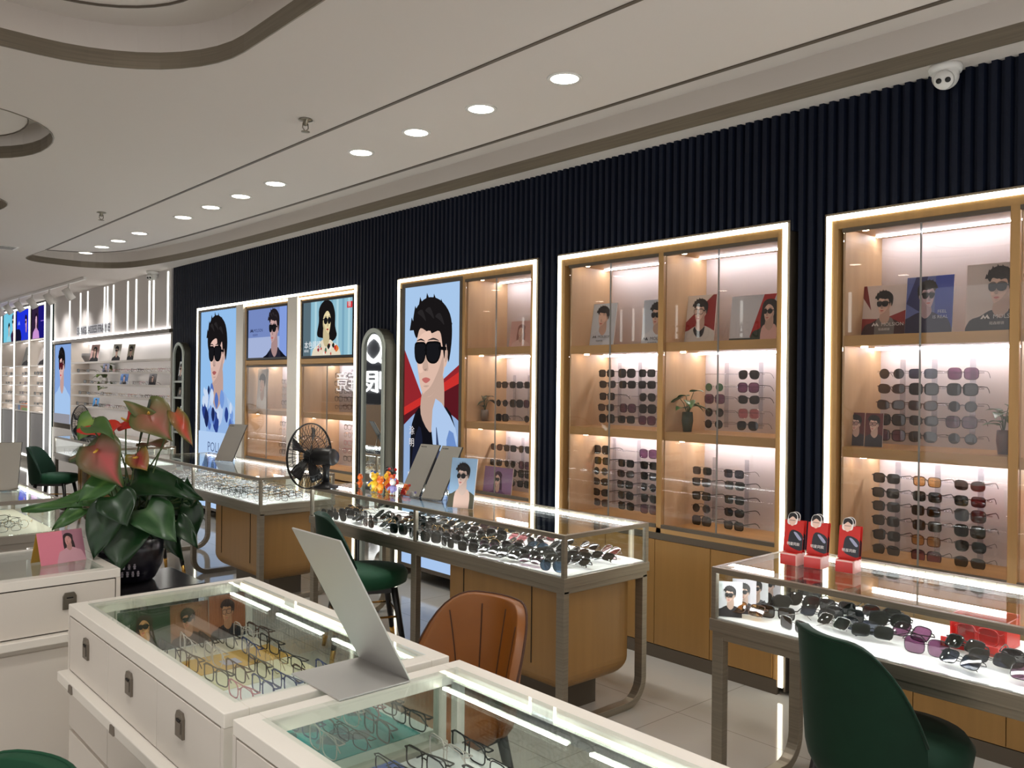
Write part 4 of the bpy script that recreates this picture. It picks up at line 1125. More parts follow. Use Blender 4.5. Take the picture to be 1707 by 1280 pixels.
# cards and plants on the cabinet shelves
def molsion(p, w, h, col=(225, 222, 220), u=.26, v=.20, s=1.0):
    p.logo(w * u, h * v, w * .17 * s, col); p.text(w * (u + .22), h * v, 'MOLSION', w * .115 * s, col); p.text(w * (u + .16), h * (v - .085), '\u964c\u68ee\u773c\u955c', w * .065 * s, col)
def wrap(fn, after):
    def f(w, h):
        p = fn(w, h); after(p, w, h); return p
    return f
def redmtn(p, w, h):
    p.poly([(0, h), (0, h * .8), (w * .22, h * .52), (w * .1, h)], (120, 28, 30), 1); p.poly([(0, 0), (0, h * .36), (w * .5, h * .34), (w, h * .5), (w, 0)], (146, 36, 36), 1)
def redcorner(p, w, h): p.poly([(0, 0), (0, h * .35), (w * .9, h), (w, h), (w, 0)], (146, 34, 36), 1)
GA = 'portrait cards on the cabinet top shelves'
tiny_card((3.95, 1.814, 1.742), -PI / 2 + .10, .20, .245, 'leaning portrait card with red mountains, leftmost on right-edge cabinet shelf', wrap(art_face((214, 200, 194), cloth=(64, 30, 32), shirt=(120, 116, 112), k=.40, cy=.62, cx=.52, extra=redmtn), lambda p, w, h: molsion(p, w, h)), -.12, grp=GA)
def bluebg(p, w, h):
    p.rect(w * .62, 0, w, h, (48, 72, 170)); p.poly([(0, h * .55), (w * .2, h), (w * .45, h), (w * .3, h * .4)], (40, 48, 100), 1)
tiny_card((3.945, 1.605, 1.742), -PI / 2, .205, .268, 'deep blue portrait card reading FEEL IS REAL, right-edge cabinet shelf', wrap(art_face((96, 110, 170), cloth=(40, 40, 74), style='aviator', d=1, k=.40, cy=.66, cx=.45, extra=bluebg, skin=(206, 178, 186)), lambda p, w, h: (p.text(w * .70, h * .36, 'FEEL', w * .10, (190, 196, 220)), p.text(w * .60, h * .27, 'IS REAL', w * .10, (190, 196, 220)))), -.10, grp=GA)
tiny_card((3.945, 1.335, 1.742), -PI / 2, .225, .30, 'largest white portrait card with black jacket, rightmost on right-edge cabinet shelf', wrap(art_face((212, 200, 194), cloth=(30, 24, 28), d=-1, k=.46, cy=.64, cx=.60, tee=(44, 36, 40), skin=(228, 196, 180)), lambda p, w, h: molsion(p, w, h, u=.28, v=.20)), -.08, grp=GA)
tiny_card((3.95, 3.582, 1.740), -PI / 2 + .12, .19, .275, 'pale blue card of a bare-faced man, left bay of two-bay cabinet', wrap(art_face((202, 212, 222), cloth=(196, 206, 218), style=None, k=.42, cy=.66, cx=.5, hc=(40, 40, 48)), lambda p, w, h: molsion(p, w, h, (60, 66, 80), .16, .20)), -.16, grp=GA)
tiny_card((3.95, 3.13, 1.740), -PI / 2 + .1, .24, .27, 'pale blue card of a man in sunglasses beside the middle post', wrap(art_face((202, 214, 228), cloth=(214, 222, 232), k=.44, cy=.64, cx=.42), lambda p, w, h: molsion(p, w, h, (60, 66, 80), .05, .10)), -.12, grp=GA)
tiny_card((3.95, 2.862, 1.740), -PI / 2 + .1, .21, .275, 'red and cream card of a man in clear glasses, right bay top shelf', art_face((220, 210, 200), cloth=(206, 204, 200), tee=(40, 40, 46), style='square', lens=(214, 184, 168), k=.42, cy=.64, cx=.55, extra=redcorner), -.14, grp=GA)
def redstripe(p, w, h): p.poly([(w * .42, h * .1), (w * .66, h), (w * .9, h), (w * .6, 0)], (180, 40, 40), 1); p.rect(0, 0, w, h * .08, (60, 66, 60))
tiny_card((3.95, 2.50, 1.740), -PI / 2, .30, .25, 'wide card of a long-haired woman in round sunglasses, right bay top shelf', art_face((206, 208, 214), cloth=(54, 64, 50), hair='long', style='round', k=.42, cy=.62, cx=.78, d=-1, shirt=(224, 180, 172), extra=redstripe), -.12, grp=GA)
tiny_card((3.95, 4.10, 1.750), -PI / 2, .16, .27, 'black and white portrait card beside the portrait-side cabinet edge', art_face((190, 186, 184), cloth=(24, 24, 28), style='square', k=.42, cy=.64, cx=.6), -.12, grp=GA)
tiny_card((3.95, 4.33, 1.750), -PI / 2 + .1, .20, .19, 'faded pink folded card on the top shelf by the big portrait', art_face((214, 170, 160), cloth=(224, 190, 180), hair='long', style=None, hc=(150, 96, 84)), -.16, grp=GA)
tiny_card((3.90, 4.50, .70), -PI / 2, .30, .22, 'mauve sunglasses card behind the lower rack by the big portrait', art_face((150, 120, 160), cloth=(110, 84, 130), hair='long', hc=(70, 40, 70)), -.12)
for i, y in enumerate((1.895, 1.808)):
    tiny_card((3.86, y, 1.231), -PI / 2 + .15, .078, .155, 'small dark red portrait card on the middle shelf, %s, right-edge cabinet' % ('left one' if i == 0 else 'right one'), art_face((96, 40, 40), cloth=(50, 46, 52), style='square', lens=(180, 140, 130), k=.42, cy=.66), -.12, 'display_card', 'small red portrait cards')
PG = ((34, 84, 36), (70, 128, 56))
pot_plant((3.88, 2.865, 1.248), 'small green plant in a dark vase, right bay of two-bay cabinet', mat('olive_vase', (60, 72, 58), .25), .032, .11, 8, .085, 3, PG)
pot_plant((3.90, 1.275, 1.231), 'small green plant in a brown vase, right-edge cabinet shelf', mat('brown_vase', (92, 56, 46), .3), .028, .10, 8, .07, 8, PG)
pot_plant((3.92, 4.655, 1.237), 'tiny dark plant in the cabinet beside the big portrait', mat('grey_vase', (120, 108, 96), .3), .03, .08, 7, .06, 5, ((40, 56, 34), (70, 84, 50)))

# ------------------------------------------------------------------ white counters
def white_counter(label, loc, rz, L, D, nd, latch, cap=True, solid_ends=(False, False), divider=None, doors=True, ledge=(0, None), partit=None, led=True, pane_end=True):
    """local x along the drawers, y = 0 is the staff side with drawers, y = D the customer side"""
    t = thing('display_counter', label, 'display counter', loc, rz)
    fw = .052; zf = HT - .030
    m = MB()
    m.box(0, L, 0, fw, zf, HT, M_WHITE2); m.box(0, L, D - fw, D, zf, HT, M_WHITE2); m.box(0, fw, fw, D - fw, zf, HT, M_WHITE2); m.box(L - fw, L, fw, D - fw, zf, HT, M_WHITE2)
    m.build('top_frame', t, .002)
    m = MB(); m.box(fw - .012, L - fw + .012, fw - .012, D - fw + .012, HT - .004, HT + .0012, M_TOP); m.build('glass_top', t)
    m = MB(); m.box(0, L, .012, D, 0.08, .655, M_WHITE); m.box(.02, L - .02, .05, D - .04, 0, .08, M_KICK); m.build('body', t, .002)
    m = MB(); m.box(.03, L - .03, .03, D - .02, .655, .676, M_LIT); m.build('display_base', t)
    # staff-side drawers
    step = (L - .03) / nd
    m = MB(); m.box(0.004, L - .004, .010, .024, .655, zf, M_GAP); m.build('drawer_recess', t)
    for xa, xc in ((0, .014), (L - .014, L)):
        m = MB(); m.box(xa, xc, 0, .03, .655, zf, M_WHITE); m.build('end_stile', t)
    for k in range(nd):
        m = MB(); a = .016 + k * (L - .032) / nd; c = .016 + (k + 1) * (L - .032) / nd
        m.box(a + .0012, c - .0012, .0, .020, .672, zf - .004, M_WHITE); dr = m.build('drawer', t, .0012)
        if k in latch:
            u = latch[k]; m = MB()
            pl = [(u - .021, .742), (u + .021, .742), (u + .021, .785), (u + .014, .797), (u - .014, .797), (u - .021, .785)]
            m.extrude(pl, lambda p, q: (p, -.006, q), lambda p, q: (p, .001, q), M_LATCH); m.box(u - .013, u + .013, -.008, -.005, .752, .776, M_LATCH); m.box(u - .010, u + .010, -.0085, -.006, .778, .782, M_GAP)
            m.build('latch', dr, .001)
    l0, l1 = ledge[0], ledge[1] or L
    m = MB(); m.box(l0, l1, -.028, .012, .640, .668, M_WHITE2); m.build('ledge', t, .003)
    if cap:
        x = .14
        while x < L:
            m = MB(); m.extrude([(x - .016, .643), (x + .016, .643), (x + .012, .664), (x - .012, .664)], lambda p, q: (p, -.032, q), lambda p, q: (p, -.027, q), M_LATCH); m.build('ledge_pull', t); x += .357
        for k in range(nd):
            a = .016 + k * (L - .032) / nd; c = .016 + (k + 1) * (L - .032) / nd
            m = MB(); m.box(a + .0015, c - .0015, .0, .014, .512, .626, M_WHITE); m.build('drawer', t, .0015)
    nn = nd if cap else 2
    for k in range(nn):
        a = .016 + k * (L - .032) / nn; c = .016 + (k + 1) * (L - .032) / nn
        m = MB(); m.box(a + .0015, c - .0015, .0, .014, .09, .500 if cap else .618, M_WHITE); m.build('door', t, .0015)
    # customer-side glass and posts
    for x in (0.004, L - .026):
        m = MB(); m.box(x, x + .022, D - .026, D - .004, .655, zf, M_WHITE2); m.build('post', t)
    m = MB(); m.box(.024, L - .024, D - .014, D - .008, .66, zf, M_PANE); m.build('glass_side', t)
    for k, x in enumerate((.006, L - .012)):
        m = MB(); m.box(x, x + .006, .03, D - .03, .66, zf, M_WHITE if solid_ends[k] else M_PANE); m.build('end_panel' if solid_ends[k] else 'glass_end', t)
    if led:
        m = MB()
        m.box(fw - .004, L - fw, D - fw - .038, D - fw - .012, HT - .030, HT - .012, M_ACRYL); ch = m.build('light_channel', t)
        n = 3; s = (L - 2 * fw - .02) / n
        for k in range(n):
            m = MB(); a = fw + .01 + k * s; m.box(a, a + s - .06, D - fw - .044, D - fw - .039, HT - .032, HT - .027, M_LEDW); m.build('light_strip', ch)
        m = MB(); m.box(fw, L - fw, .030, .042, zf - .008, zf - .001, M_LEDW); m.build('light_strip', t)  # added strip, hidden under the staff-side frame, to brighten the case inside
    for x in (partit or ()):
        m = MB(); m.box(x - .004, x + .004, .03, D - .02, .676, zf, M_PANE); m.box(x - .006, x + .006, .03, D - .02, .676, .686, M_WHITE2); m.box(x - .008, x + .008, D - .05, D - .03, .676, zf, M_STEEL); m.build('partition', t)
    return t
A0 = (.694, 2.672)
white_counter('white drawer counter with yellow, cream and teal cards under its glass, front left', (A0[0], A0[1], 0), -PI / 2, 1.073, .551, 3, {0: .182, 1: .532, 2: .857}, solid_ends=(False, False))
white_counter('white drawer counter of clear glass ends and blue card, bottom centre', (.696, 1.563, 0), -PI / 2, 1.45, .551, 4, {0: .20, 1: .55, 2: .9, 3: 1.25}, solid_ends=(False, True))
white_counter('white drawer counter with the pink folded card on its glass, left edge', (-.70, 3.070, 0), 0, 1.660, .553, 2, {1: 1.50, 0: .9}, cap=False, ledge=(0, 1.62), led=False)

# things under the glass of the first white counter
def slab(name, x0, x1, y0, y1, z0, z1, M, label, cat='card', rz=0):
    m = MB(); m.box(x0, x1, y0, y1, z0, z1, M); return tag(m.build(name), label, cat)
zb = .6765
slab('card_sheet', .80, 1.225, 2.345, 2.495, zb, zb + .002, M_YEL, 'ochre card sheet under the eyeglasses in the front left white counter')
slab('card_sheet', .80, 1.225, 2.195, 2.335, zb, zb + .002, M_CREAM, 'cream card sheet under the third eyeglasses row, front left white counter')
slab('card_sheet', .80, 1.225, 2.505, 2.625, zb, zb + .002, mat('cream_card2', (232, 220, 198), .6), 'pale cream card sheet under the far eyeglasses row, front left white counter')
slab('label_card', 1.035, 1.085, 2.375, 2.425, zb + .003, zb + .004, ink((176, 176, 206)), 'small lilac label card on the ochre sheet', 'label card')
gr = 'eyeglasses in the front left white counter'
gl = [('far', 2.555, [('k', .93), ('c', .985), ('k', 1.045), ('k', 1.11), ('c', 1.165), ('t', 1.215)]), ('second', 2.415, [('t', .94), ('c', 1.01), ('b', 1.12), ('k', 1.185)]),
      ('third', 2.25, [('k', .950), ('t', 1.005), ('k', 1.068), ('g', 1.115), ('n', 1.17)]), ('nearest', 2.085, [('p', .945), ('b', 1.005), ('b', 1.066), ('t', 1.125), ('b', 1.19)])]
for rn_, y, items in gl:
    for i, (st, x) in enumerate(items):
        place_spec('eyeglasses', opt(st), '%s eyeglasses, %s row, %s from left, front left white counter' % (OPT[st][0], rn_, ORD[i]), 'eyeglasses', (x, y, zb + .0045), -PI / 2 + random.uniform(-.12, .12), gr)
tiny_card((.90, 2.645, zb), -.1, .15, .13, 'dark green photo card lying against the far end of front left counter, left one', art_face((40, 60, 34), style='square', hair='long', hc=(60, 34, 24), skin=(214, 160, 110), cloth=(40, 30, 24)), -.15, 'photo_card', 'photo cards in the front left white counter')
tiny_card((1.03, 2.64, zb), -.05, .14, .13, 'orange-brown photo card of a face, middle of three in front left counter', art_face((150, 100, 66), style='square', hair='fringe', hc=(60, 36, 26), skin=(206, 150, 116), cloth=(60, 40, 30)), -.15, 'photo_card', 'photo cards in the front left white counter')
tiny_card((1.155, 2.64, zb), 0, .12, .14, 'upright brown photo card of a bearded man in glasses, front left counter', art_face((156, 96, 60), style='square', hair='short', hc=(50, 28, 20), skin=(206, 150, 112), cloth=(24, 22, 26), lens=(190, 140, 110)), -.05, 'photo_card', 'photo cards in the front left white counter')

# second white counter
m = MB(); m.box(.80, 1.185, 1.63, 1.895, zb, zb + .002, M_TEAL)
rnd2 = random.Random(2)
for i in range(9):
    cx, cy = rnd2.uniform(.90, 1.14), rnd2.uniform(1.66, 1.84); r = rnd2.uniform(.02, .04)
    pp = smooth2([(cx - r, cy), (cx, cy + r * .8), (cx + r * 1.2, cy + .2 * r), (cx + .4 * r, cy - r)], 4)
    m.add([(a, c, zb + .0022 + i * .00012) for a, c in pp], [tuple(range(len(pp)))], mat('teal_print_dark', (50, 84, 92), .5) if i % 2 else mat('teal_print_grey', (78, 92, 96), .5))
tag(m.build('card_sheet'), 'teal patterned card sheet at the near end inside the first white counter', 'card')
slab('card_sheet', .93, 1.045, 1.44, 1.53, zb, zb + .012, M_BLUECARD, 'deep blue folded card in the bottom centre white counter')
for nm, y, items in (('far', 1.80, [('b', .966), ('u', 1.018), ('c', 1.077), ('p', 1.13), ('t', 1.185)]), ('near', 1.675, [('c', .95), ('u', 1.025), ('k', 1.09), ('k', 1.18)])):
    for i, (st, x) in enumerate(items):
        place_spec('eyeglasses', opt(st), '%s eyeglasses on the teal card, %s row, %s from left' % (OPT[st][0], nm, ORD[i]), 'eyeglasses', (x, y, zb + .004), -PI / 2 + random.uniform(-.12, .12), 'eyeglasses on the teal card')
for nm, y, items in (('far', 1.455, [('n', .985), ('k', 1.07), ('c', 1.125), ('k', 1.185)]), ('second', 1.30, [('t', .95), ('g', 1.03), ('k', 1.10), ('n', 1.17)]), ('third', 1.14, [('k', 1.03), ('b', 1.10), ('k', 1.17)])):
    for i, (st, x) in enumerate(items):
        place_spec('eyeglasses', opt(st), '%s eyeglasses in bottom centre white counter, %s row, %s from left' % (OPT[st][0], nm, ORD[i]), 'eyeglasses', (x, y, zb + .013 if x < 1.0 and nm == 'far' else zb + .001), -PI / 2 + random.uniform(-.12, .12), 'eyeglasses in the bottom centre white counter')

# ------------------------------------------------------------------ counter mirrors
def l_stand(name, label, loc, rz, w, base, h, lean, M, face=None):
    """folded sheet stand: a base plate and a leaning panel; local -Y is the front of the panel"""
    t = thing(name, label, 'mirror', loc, rz)
    m = MB(); m.box(-w / 2, w / 2, -base, 0, 0, .004, M); m.build('base_plate', t, .001)
    m = MB(); m.box(-w / 2, w / 2, -.0, .004, 0, h, M)
    p = m.build('panel', t, .001); p.location = (0, 0, .003); p.rotation_euler = (lean, 0, 0)
    if face:
        m = MB(); m.box(-w / 2 + .004, w / 2 - .004, -.002, -.0005, .004, h - .004, face); f = m.build('mirror_face', p)
    return t
HZ = HT + .0012
l_stand('counter_mirror', 'large grey folded metal mirror stand across the two white counters', (1.068, 1.612, HZ), -PI / 2, .205, .172, .365, math.radians(28.7), M_GREY)
def tilt_mirror(label, x, y, rz, w, h, lean, z=HT):
    t = thing('counter_mirror', label, 'mirror', (x, y, z), rz, 'silver counter mirrors')
    m = MB(); m.box(-w / 2, w / 2, 0, .006, 0, h, M_BLACK); m.box(-w / 2 + .002, w / 2 - .002, -.002, 0, .002, h - .002, M_MIRROR)
    vs, fs = text_polys('MOLSION', .011); m.add([(v[0] - w / 2 + .012, -.0026, v[1] + h - .022) for v in vs], fs, M_BLACK)
    p = m.build('mirror_panel', t); p.rotation_euler = (-lean, 0, 0)
    m = MB(); m.box(-w / 2, w / 2, -.03, .13, 0, .004, M_ACRYL); m.build('base_plate', t)
    m = MB(); m.tube([(0, .01 + h * .55 * math.sin(lean), h * .55 * math.cos(lean)), (0, .13, .004)], .004, M_STEEL, 6); m.build('strut', t)
    return t
tilt_mirror('silver tilted counter mirror, left of the pair on the centre counter', 2.835, 4.03, -PI / 2 + .12, .165, .33, .52)
tilt_mirror('silver tilted counter mirror, right of the pair on the centre counter', 2.845, 3.835, -PI / 2 + .12, .165, .33, .52)
tilt_mirror('tilted mirror stand on the counter behind the plant, before the denim portrait', 2.88, 6.70, -PI / 2 + .35, .20, .33, .5)
tilt_mirror('tilted mirror stand at the far left edge on the pale counter', 1.08, 5.62, -PI / 2 + 1.2, .20, .30, .45)
tiny_card((2.76, 3.47, HT), -PI / 2 + .35, .155, .26, 'blue-grey card of a woman in round sunglasses on centre counter, beside mirrors', art_face((140, 170, 200), cloth=(70, 66, 50), hair='short', style='round', d=-1, k=.40, cy=.63, cx=.50, hc=(24, 20, 22), skin=(224, 196, 184), shirt=(206, 174, 160)), -.18, 'portrait_card')

# red card stands on the right counter
def red_stand(x, y, rz, label):
    t = thing('card_stand', label, 'card stand', (x, y, HT), rz, 'red card stands on the right counter')
    m = MB(); m.box(-.033, .033, -.03, .03, 0, .042, M_RED); m.box(.028, .034, -.031, .032, 0, .043, mat('pink_edge', (226, 170, 160), .4)); m.box(-.033, .033, -.031, -.029, .037, .043, mat('pink_edge', (226, 170, 160), .4)); m.build('holder', t)
    for k, yy in enumerate((.0, .020)):
        p = Print(.074, .115, (186, 34, 28), t=.0015, edge=M_RED)
        w, h = .074, .115
        p.poly([(.0, .0), (w, .0), (w, h * .55), (w * .5, h * .6), (0, h * .45)], (190, 30, 24), 1)
        p.poly([(w * .25, h * .25), (w * .30, h * .62), (w * .55, h * .70), (w * .98, h * .55), (w, h * .1), (w * .5, h * .12)], (34, 34, 42), 3)
        p.poly([(w * .5, h * .62), (w * .66, h * .62), (w * .92, h * .44), (w * .8, h * .40)], (150, 150, 176), 3)
        p.text(w * .18, h * .22, '\u660e\u661f\u540c\u6b3e', .0125, (240, 232, 226))
        pc = p.build('card', t); pc.location = (0, yy, .043); pc.rotation_euler = (-.14, 0, 0)
        # die-cut heads rising above the card
        for j, (u, v) in enumerate(((-.008, .100),)):
            m = MB(); head = smooth2([(u - .017, v), (u - .019, v + .022), (u - .012, v + .040), (u + .006, v + .044), (u + .018, v + .034), (u + .019, v + .012), (u + .012, v)], 4)
            m.extrude(head, lambda a, c: (a, -.0004, c), lambda a, c: (a, .0012, c), ink((232, 226, 222)))
            hd = [(u - .015, v + .018), (u - .013, v + .037), (u + .004, v + .042), (u + .016, v + .033), (u + .015, v + .020), (u, v + .029)]
            m.extrude(smooth2(hd, 3), lambda a, c: (a, -.0016, c), lambda a, c: (a, -.0008, c), ink((30, 26, 28)))
            fc = [(u - .013, v + .02), (u - .012, v + .004), (u, v - .006), (u + .012, v + .006), (u + .013, v + .022), (u, v + .030)]
            m.extrude(smooth2(fc, 3), lambda a, c: (a, -.0012, c), lambda a, c: (a, -.0005, c), ink((226, 186, 168)))
            m.box(u - .011, u + .011, -.0019, -.0014, v + .014, v + .0155, ink((30, 26, 28)))
            hh = m.build('cutout_head', pc)
red_stand(2.852, 1.632, -PI / 2 + .05, 'red card stand with man cut-outs, leftmost of three on right counter')
red_stand(2.870, 1.548, -PI / 2 + .10, 'red card stand with man cut-outs, middle of three on right counter')
red_stand(2.892, 1.440, -PI / 2 + .10, 'red card stand with man cut-outs, rightmost of three on right counter')

# ------------------------------------------------------------------ figurines
FIGC = {'orange': (226, 104, 30), 'blue': (30, 74, 140), 'yellow': (236, 190, 40), 'white': (232, 228, 222), 'red': (200, 40, 32), 'violet': (150, 140, 196), 'amber': (236, 150, 40), 'black': (36, 34, 36)}
def figure(col, hat, x, y, k, label, rz):
    t = thing('toy_figure', label, 'toy figure', (x, y, HT), rz, 'toy figures on the centre counter')
    c = mat('toy_' + col, FIGC[col], .35); h = mat('toy_' + hat, FIGC[hat], .35)
    m = MB(); m.ball((0, 0, .042 * k), .024 * k, c, sc=(1, .85, 1.25)); m.build('body', t)
    m = MB(); m.ball((0, -.002 * k, .088 * k), .023 * k, h); m.build('head', t)
    for s in (-1, 1):
        m = MB(); m.tube([(s * .018 * k, 0, .058 * k), (s * .034 * k, -.006 * k, .046 * k), (s * .036 * k, -.016 * k, .034 * k)], [.009 * k, .007 * k, .007 * k], c, 8); m.build('arm', t)
        m = MB(); m.tube([(s * .011 * k, 0, .03 * k), (s * .012 * k, -.002 * k, .012 * k), (s * .013 * k, -.012 * k, .007 * k)], [.010 * k, .009 * k, .008 * k], h if hat != col else c, 8); m.build('leg', t)
        m = MB(); m.ball((s * .018 * k, 0, .108 * k), .009 * k, c); m.build('ear', t)
figs = [('orange', 'orange', 2.80, 4.50, .75, 'all-orange toy figure, leftmost on the centre counter'), ('blue', 'white', 2.81, 4.37, 1.0, 'blue toy figure with white head near the left of the toy group'),
        ('yellow', 'yellow', 2.77, 4.29, 1.0, 'bright yellow toy figure in the middle of the toy group'), ('amber', 'yellow', 2.83, 4.24, 1.05, 'amber toy figure with yellow head in the toy group'),
        ('amber', 'orange', 2.75, 4.20, .9, 'amber toy figure with orange head at the front of the toys'), ('red', 'orange', 2.80, 4.155, 1.0, 'red toy figure with orange head on the right of the toys'),
        ('red', 'black', 2.90, 4.30, 1.15, 'red toy figure with black head behind the others'), ('violet', 'white', 2.77, 4.10, .85, 'violet toy figure with white head, rightmost beside the mirrors'), ('black', 'black', 2.93, 4.38, 1.15, 'all-black toy figure at the back of the toy group')]
for a, b_, x, y, k, lab in figs: figure(a, b_, x, y, k, lab, -PI / 2 + random.uniform(-.5, .5))

# ------------------------------------------------------------------ desk fans
def desk_fan(label, loc, rz, R=.20, zc=.19, blades=5):
    """blows along local +Y; motor behind at -Y"""
    t = thing('desk_fan', label, 'fan', loc, rz, None)
    m = MB(); m.lathe([(.0001, 0), (.075, 0), (.078, .012), (.03, .026), (.022, .04)], M_BLACK, 24, (0, -.13, 0)); m.build('base', t)
    m = MB(); m.tube([(0, -.13, .03), (0, -.132, zc * .6), (0, -.125, zc - .03)], [.022, .018, .026], M_BLACK, 12); m.build('neck', t)
    m = MB(); m.lathe([(.0001, -.20), (.042, -.198), (.052, -.18), (.052, -.06), (.04, -.045), (.0001, -.045)], M_BLACK, 22, (0, 0, zc), 'y'); mo = m.build('motor', t)
    m = MB(); m.box(.050, .0535, -.165, -.10, zc - .02, zc + .018, ink((216, 216, 214)))
    for k in range(4): m.box(.053, .0539, -.160, -.12 + .004 * k, zc - .014 + .008 * k, zc - .011 + .008 * k, M_BLACK)
    m.build('rating_label', mo)
    for sgn, nm in ((-1, 'rear_guard'), (1, 'front_guard')):
        m = MB()
        def ring(r, y): m.tube([(r * math.cos(a), y, zc + r * math.sin(a)) for a in [2 * PI * k / 40 for k in range(40)]], .0022 if r < R * .98 else .004, M_BLACK, 5, closed=True)
        ring(R, .004 * sgn); ring(R * .62, .028 * sgn); ring(R * .24, .04 * sgn)
        for k in range(44):
            a = 2 * PI * k / 44; c, s_ = math.cos(a), math.sin(a)
            m.tube([(R * .22 * c, .04 * sgn, zc + R * .22 * s_), (R * .62 * c, .028 * sgn, zc + R * .62 * s_), (R * c, .004 * sgn, zc + R * s_)], .0017, M_BLACK, 4)
        m.build(nm, t)
    m = MB(); m.lathe([(.0001, -.035), (.038, -.03), (.042, .01), (.03, .026), (.0001, .03)], M_BLACK, 20, (0, 0, zc), 'y'); m.build('hub', t)
    for k in range(blades):
        a0 = 2 * PI * k / blades; vs = []; fs = []
        for i in range(7):
            r = R * (.18 + .70 * i / 6); wdt = .52 - .10 * abs(i - 3.5) / 3.5
            for j in range(5):
                a = a0 + wdt * (j / 4 - .5) + .12 * i / 6
                vs.append((r * math.cos(a), .022 * (j / 4 - .5) * -1.6, zc + r * math.sin(a)))
        for i in range(6):
            for j in range(4):
                q = i * 5 + j; fs.append((q, q + 1, q + 6, q + 5))
        m = MB(); m.add(vs, fs, M_BLACK, True); bl = m.build('blade', t); s = bl.modifiers.new('thickness', 'SOLIDIFY'); s.thickness = .002
    return t
desk_fan('black desk fan on the left end of the centre counter', (2.590, 4.748, HT), math.radians(20), .20, .190)
desk_fan('black desk fan on the farthest glass counter, far left', (2.78, 10.30, HT), math.radians(48), .20, .16)

# ------------------------------------------------------------------ chairs
def tub_chair(label, loc, rz, shell, seatm, seat_z=.50, top=.83, legm=M_DARK, brass=True, seams=False, W=.235, flare=0.0, name='chair'):
    """local -Y is the front; the padded shell back wraps round +Y"""
    t = thing(name, label, 'chair', loc, rz)
    vs = []; fs = []; nA, nH = 26, 12; th = .05
    A = math.radians(84)
    def top_at(a):
        f = abs(a) / A
        return top - (top - seat_z - .03) * max(0, (f - .28) / .72) ** 2.3
    def P(a, f, inner):
        z1 = top_at(a); z0 = seat_z - .13 + .05 * (abs(a) / A) ** 2
        z = z0 + (z1 - z0) * f
        r = (W + flare * f) * (1.0 - .06 * (1 - f)) - (th * (1 - .35 * f) if inner else 0)
        r *= 1 - .10 * (max(0, .16 - f) / .16) ** 2
        return (r * math.sin(a), (r * 1.02) * math.cos(a) + .02 * f, z)
    for inner in (False, True):
        for i in range(nA + 1):
            a = -A + 2 * A * i / nA
            for k in range(nH + 1): vs.append(P(a, k / nH, inner))
    N = (nA + 1) * (nH + 1)
    for i in range(nA):
        for k in range(nH):
            p = i * (nH + 1) + k
            fs.append((p, p + nH + 1, p + nH + 2, p + 1)); fs.append((N + p, N + p + 1, N + p + nH + 2, N + p + nH + 1))
    for i in range(nA):
        for k in (0, nH):
            p = i * (nH + 1) + k; fs.append((p, N + p, N + p + nH + 1, p + nH + 1))
    for i in (0, nA):
        for k in range(nH):
            p = i * (nH + 1) + k; fs.append((p, p + 1, N + p + 1, N + p))
    m = MB(); m.add(vs, fs, shell, True); b_ = m.build('backrest', t)
    bv = b_.modifiers.new('bevel', 'BEVEL'); bv.width = .014; bv.segments = 3; bv.limit_method = 'ANGLE'; bv.angle_limit = .9
    m = MB(); m.tube([Vector(P(-A + 2 * A * i / nA, 1, False)) + Vector((0, 0, .0)) for i in range(nA + 1)], .0045, M_SEAM if seams else shell, 6); m.build('piping', b_)
    if seams:
        for a in (-.62, -.2, .2, .62):
            for inner in (False, True):
                m = MB(); m.tube([P(a * (1 + .35 * (k / 12)), .25 + .68 * k / 12, inner) for k in range(13)], .0028, M_SEAM, 5); m.build('seam', b_)
    # cushion
    prof = [(.0001, seat_z), (.15, seat_z - .002), (.198, seat_z - .012), (.215, seat_z - .038), (.208, seat_z - .085), (.17, seat_z - .105), (.0001, seat_z - .11)]
    m = MB(); m.lathe(prof, seatm, 32)
    m.v = [(x * 1.0, (y * 1.12 - .03 if y < 0 else y * .86 - .03), z) for x, y, z in m.v]
    m.build('seat', t)
    for sx in (-1, 1):
        for sy in (-1, 1):
            a = (sx * .14, sy * .14 - .03, seat_z - .10); c = (sx * .195, sy * .20 - .03, 0)
            mid = tuple(a[q] + (c[q] - a[q]) * .78 for q in range(3))
            m = MB(); m.tube([a, mid], [.020, .014], legm, 10); l = m.build('leg', t)
            m = MB(); m.tube([mid, c], [.0142, .011], M_GOLD if brass else legm, 10); m.build('leg_tip', l)
    m = MB(); m.box(-.15, .15, -.16, .10, seat_z - .125, seat_z - .10, legm); m.build('seat_frame', t)
    if brass:
        m = MB()
        q = [(sx * .168, sy * .17 - .03, .235) for sx, sy in ((-1, -1), (1, -1), (1, 1), (-1, 1))]
        for i in range(4): m.tube([q[i], q[(i + 1) % 4]], .006, M_GOLD, 6)
        m.build('stretcher', t)
    return t
FX = PI / 2     # faces the wall (+X)
tub_chair('dark green velvet chair in front of the right counter, its back to us', (2.545, 1.155, 0), FX - .42, M_GREEN, M_GREEN, .485, .785, W=.226)
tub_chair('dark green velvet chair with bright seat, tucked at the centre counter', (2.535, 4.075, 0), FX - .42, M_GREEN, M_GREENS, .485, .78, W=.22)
tub_chair('tan orange leather tub chair in front of the centre counter', (1.725, 2.225, 0), -FX + .12, M_ORANGE, M_ORANGE, .46, .755, brass=False, seams=True, W=.235, flare=.01)
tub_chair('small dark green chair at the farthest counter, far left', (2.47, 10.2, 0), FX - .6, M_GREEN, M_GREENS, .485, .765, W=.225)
tub_chair('dark green chair with brass leg tips, mostly hidden behind the plant', (2.28, 6.72, 0), FX, M_GREEN, M_GREENS, .49, .79, W=.235)
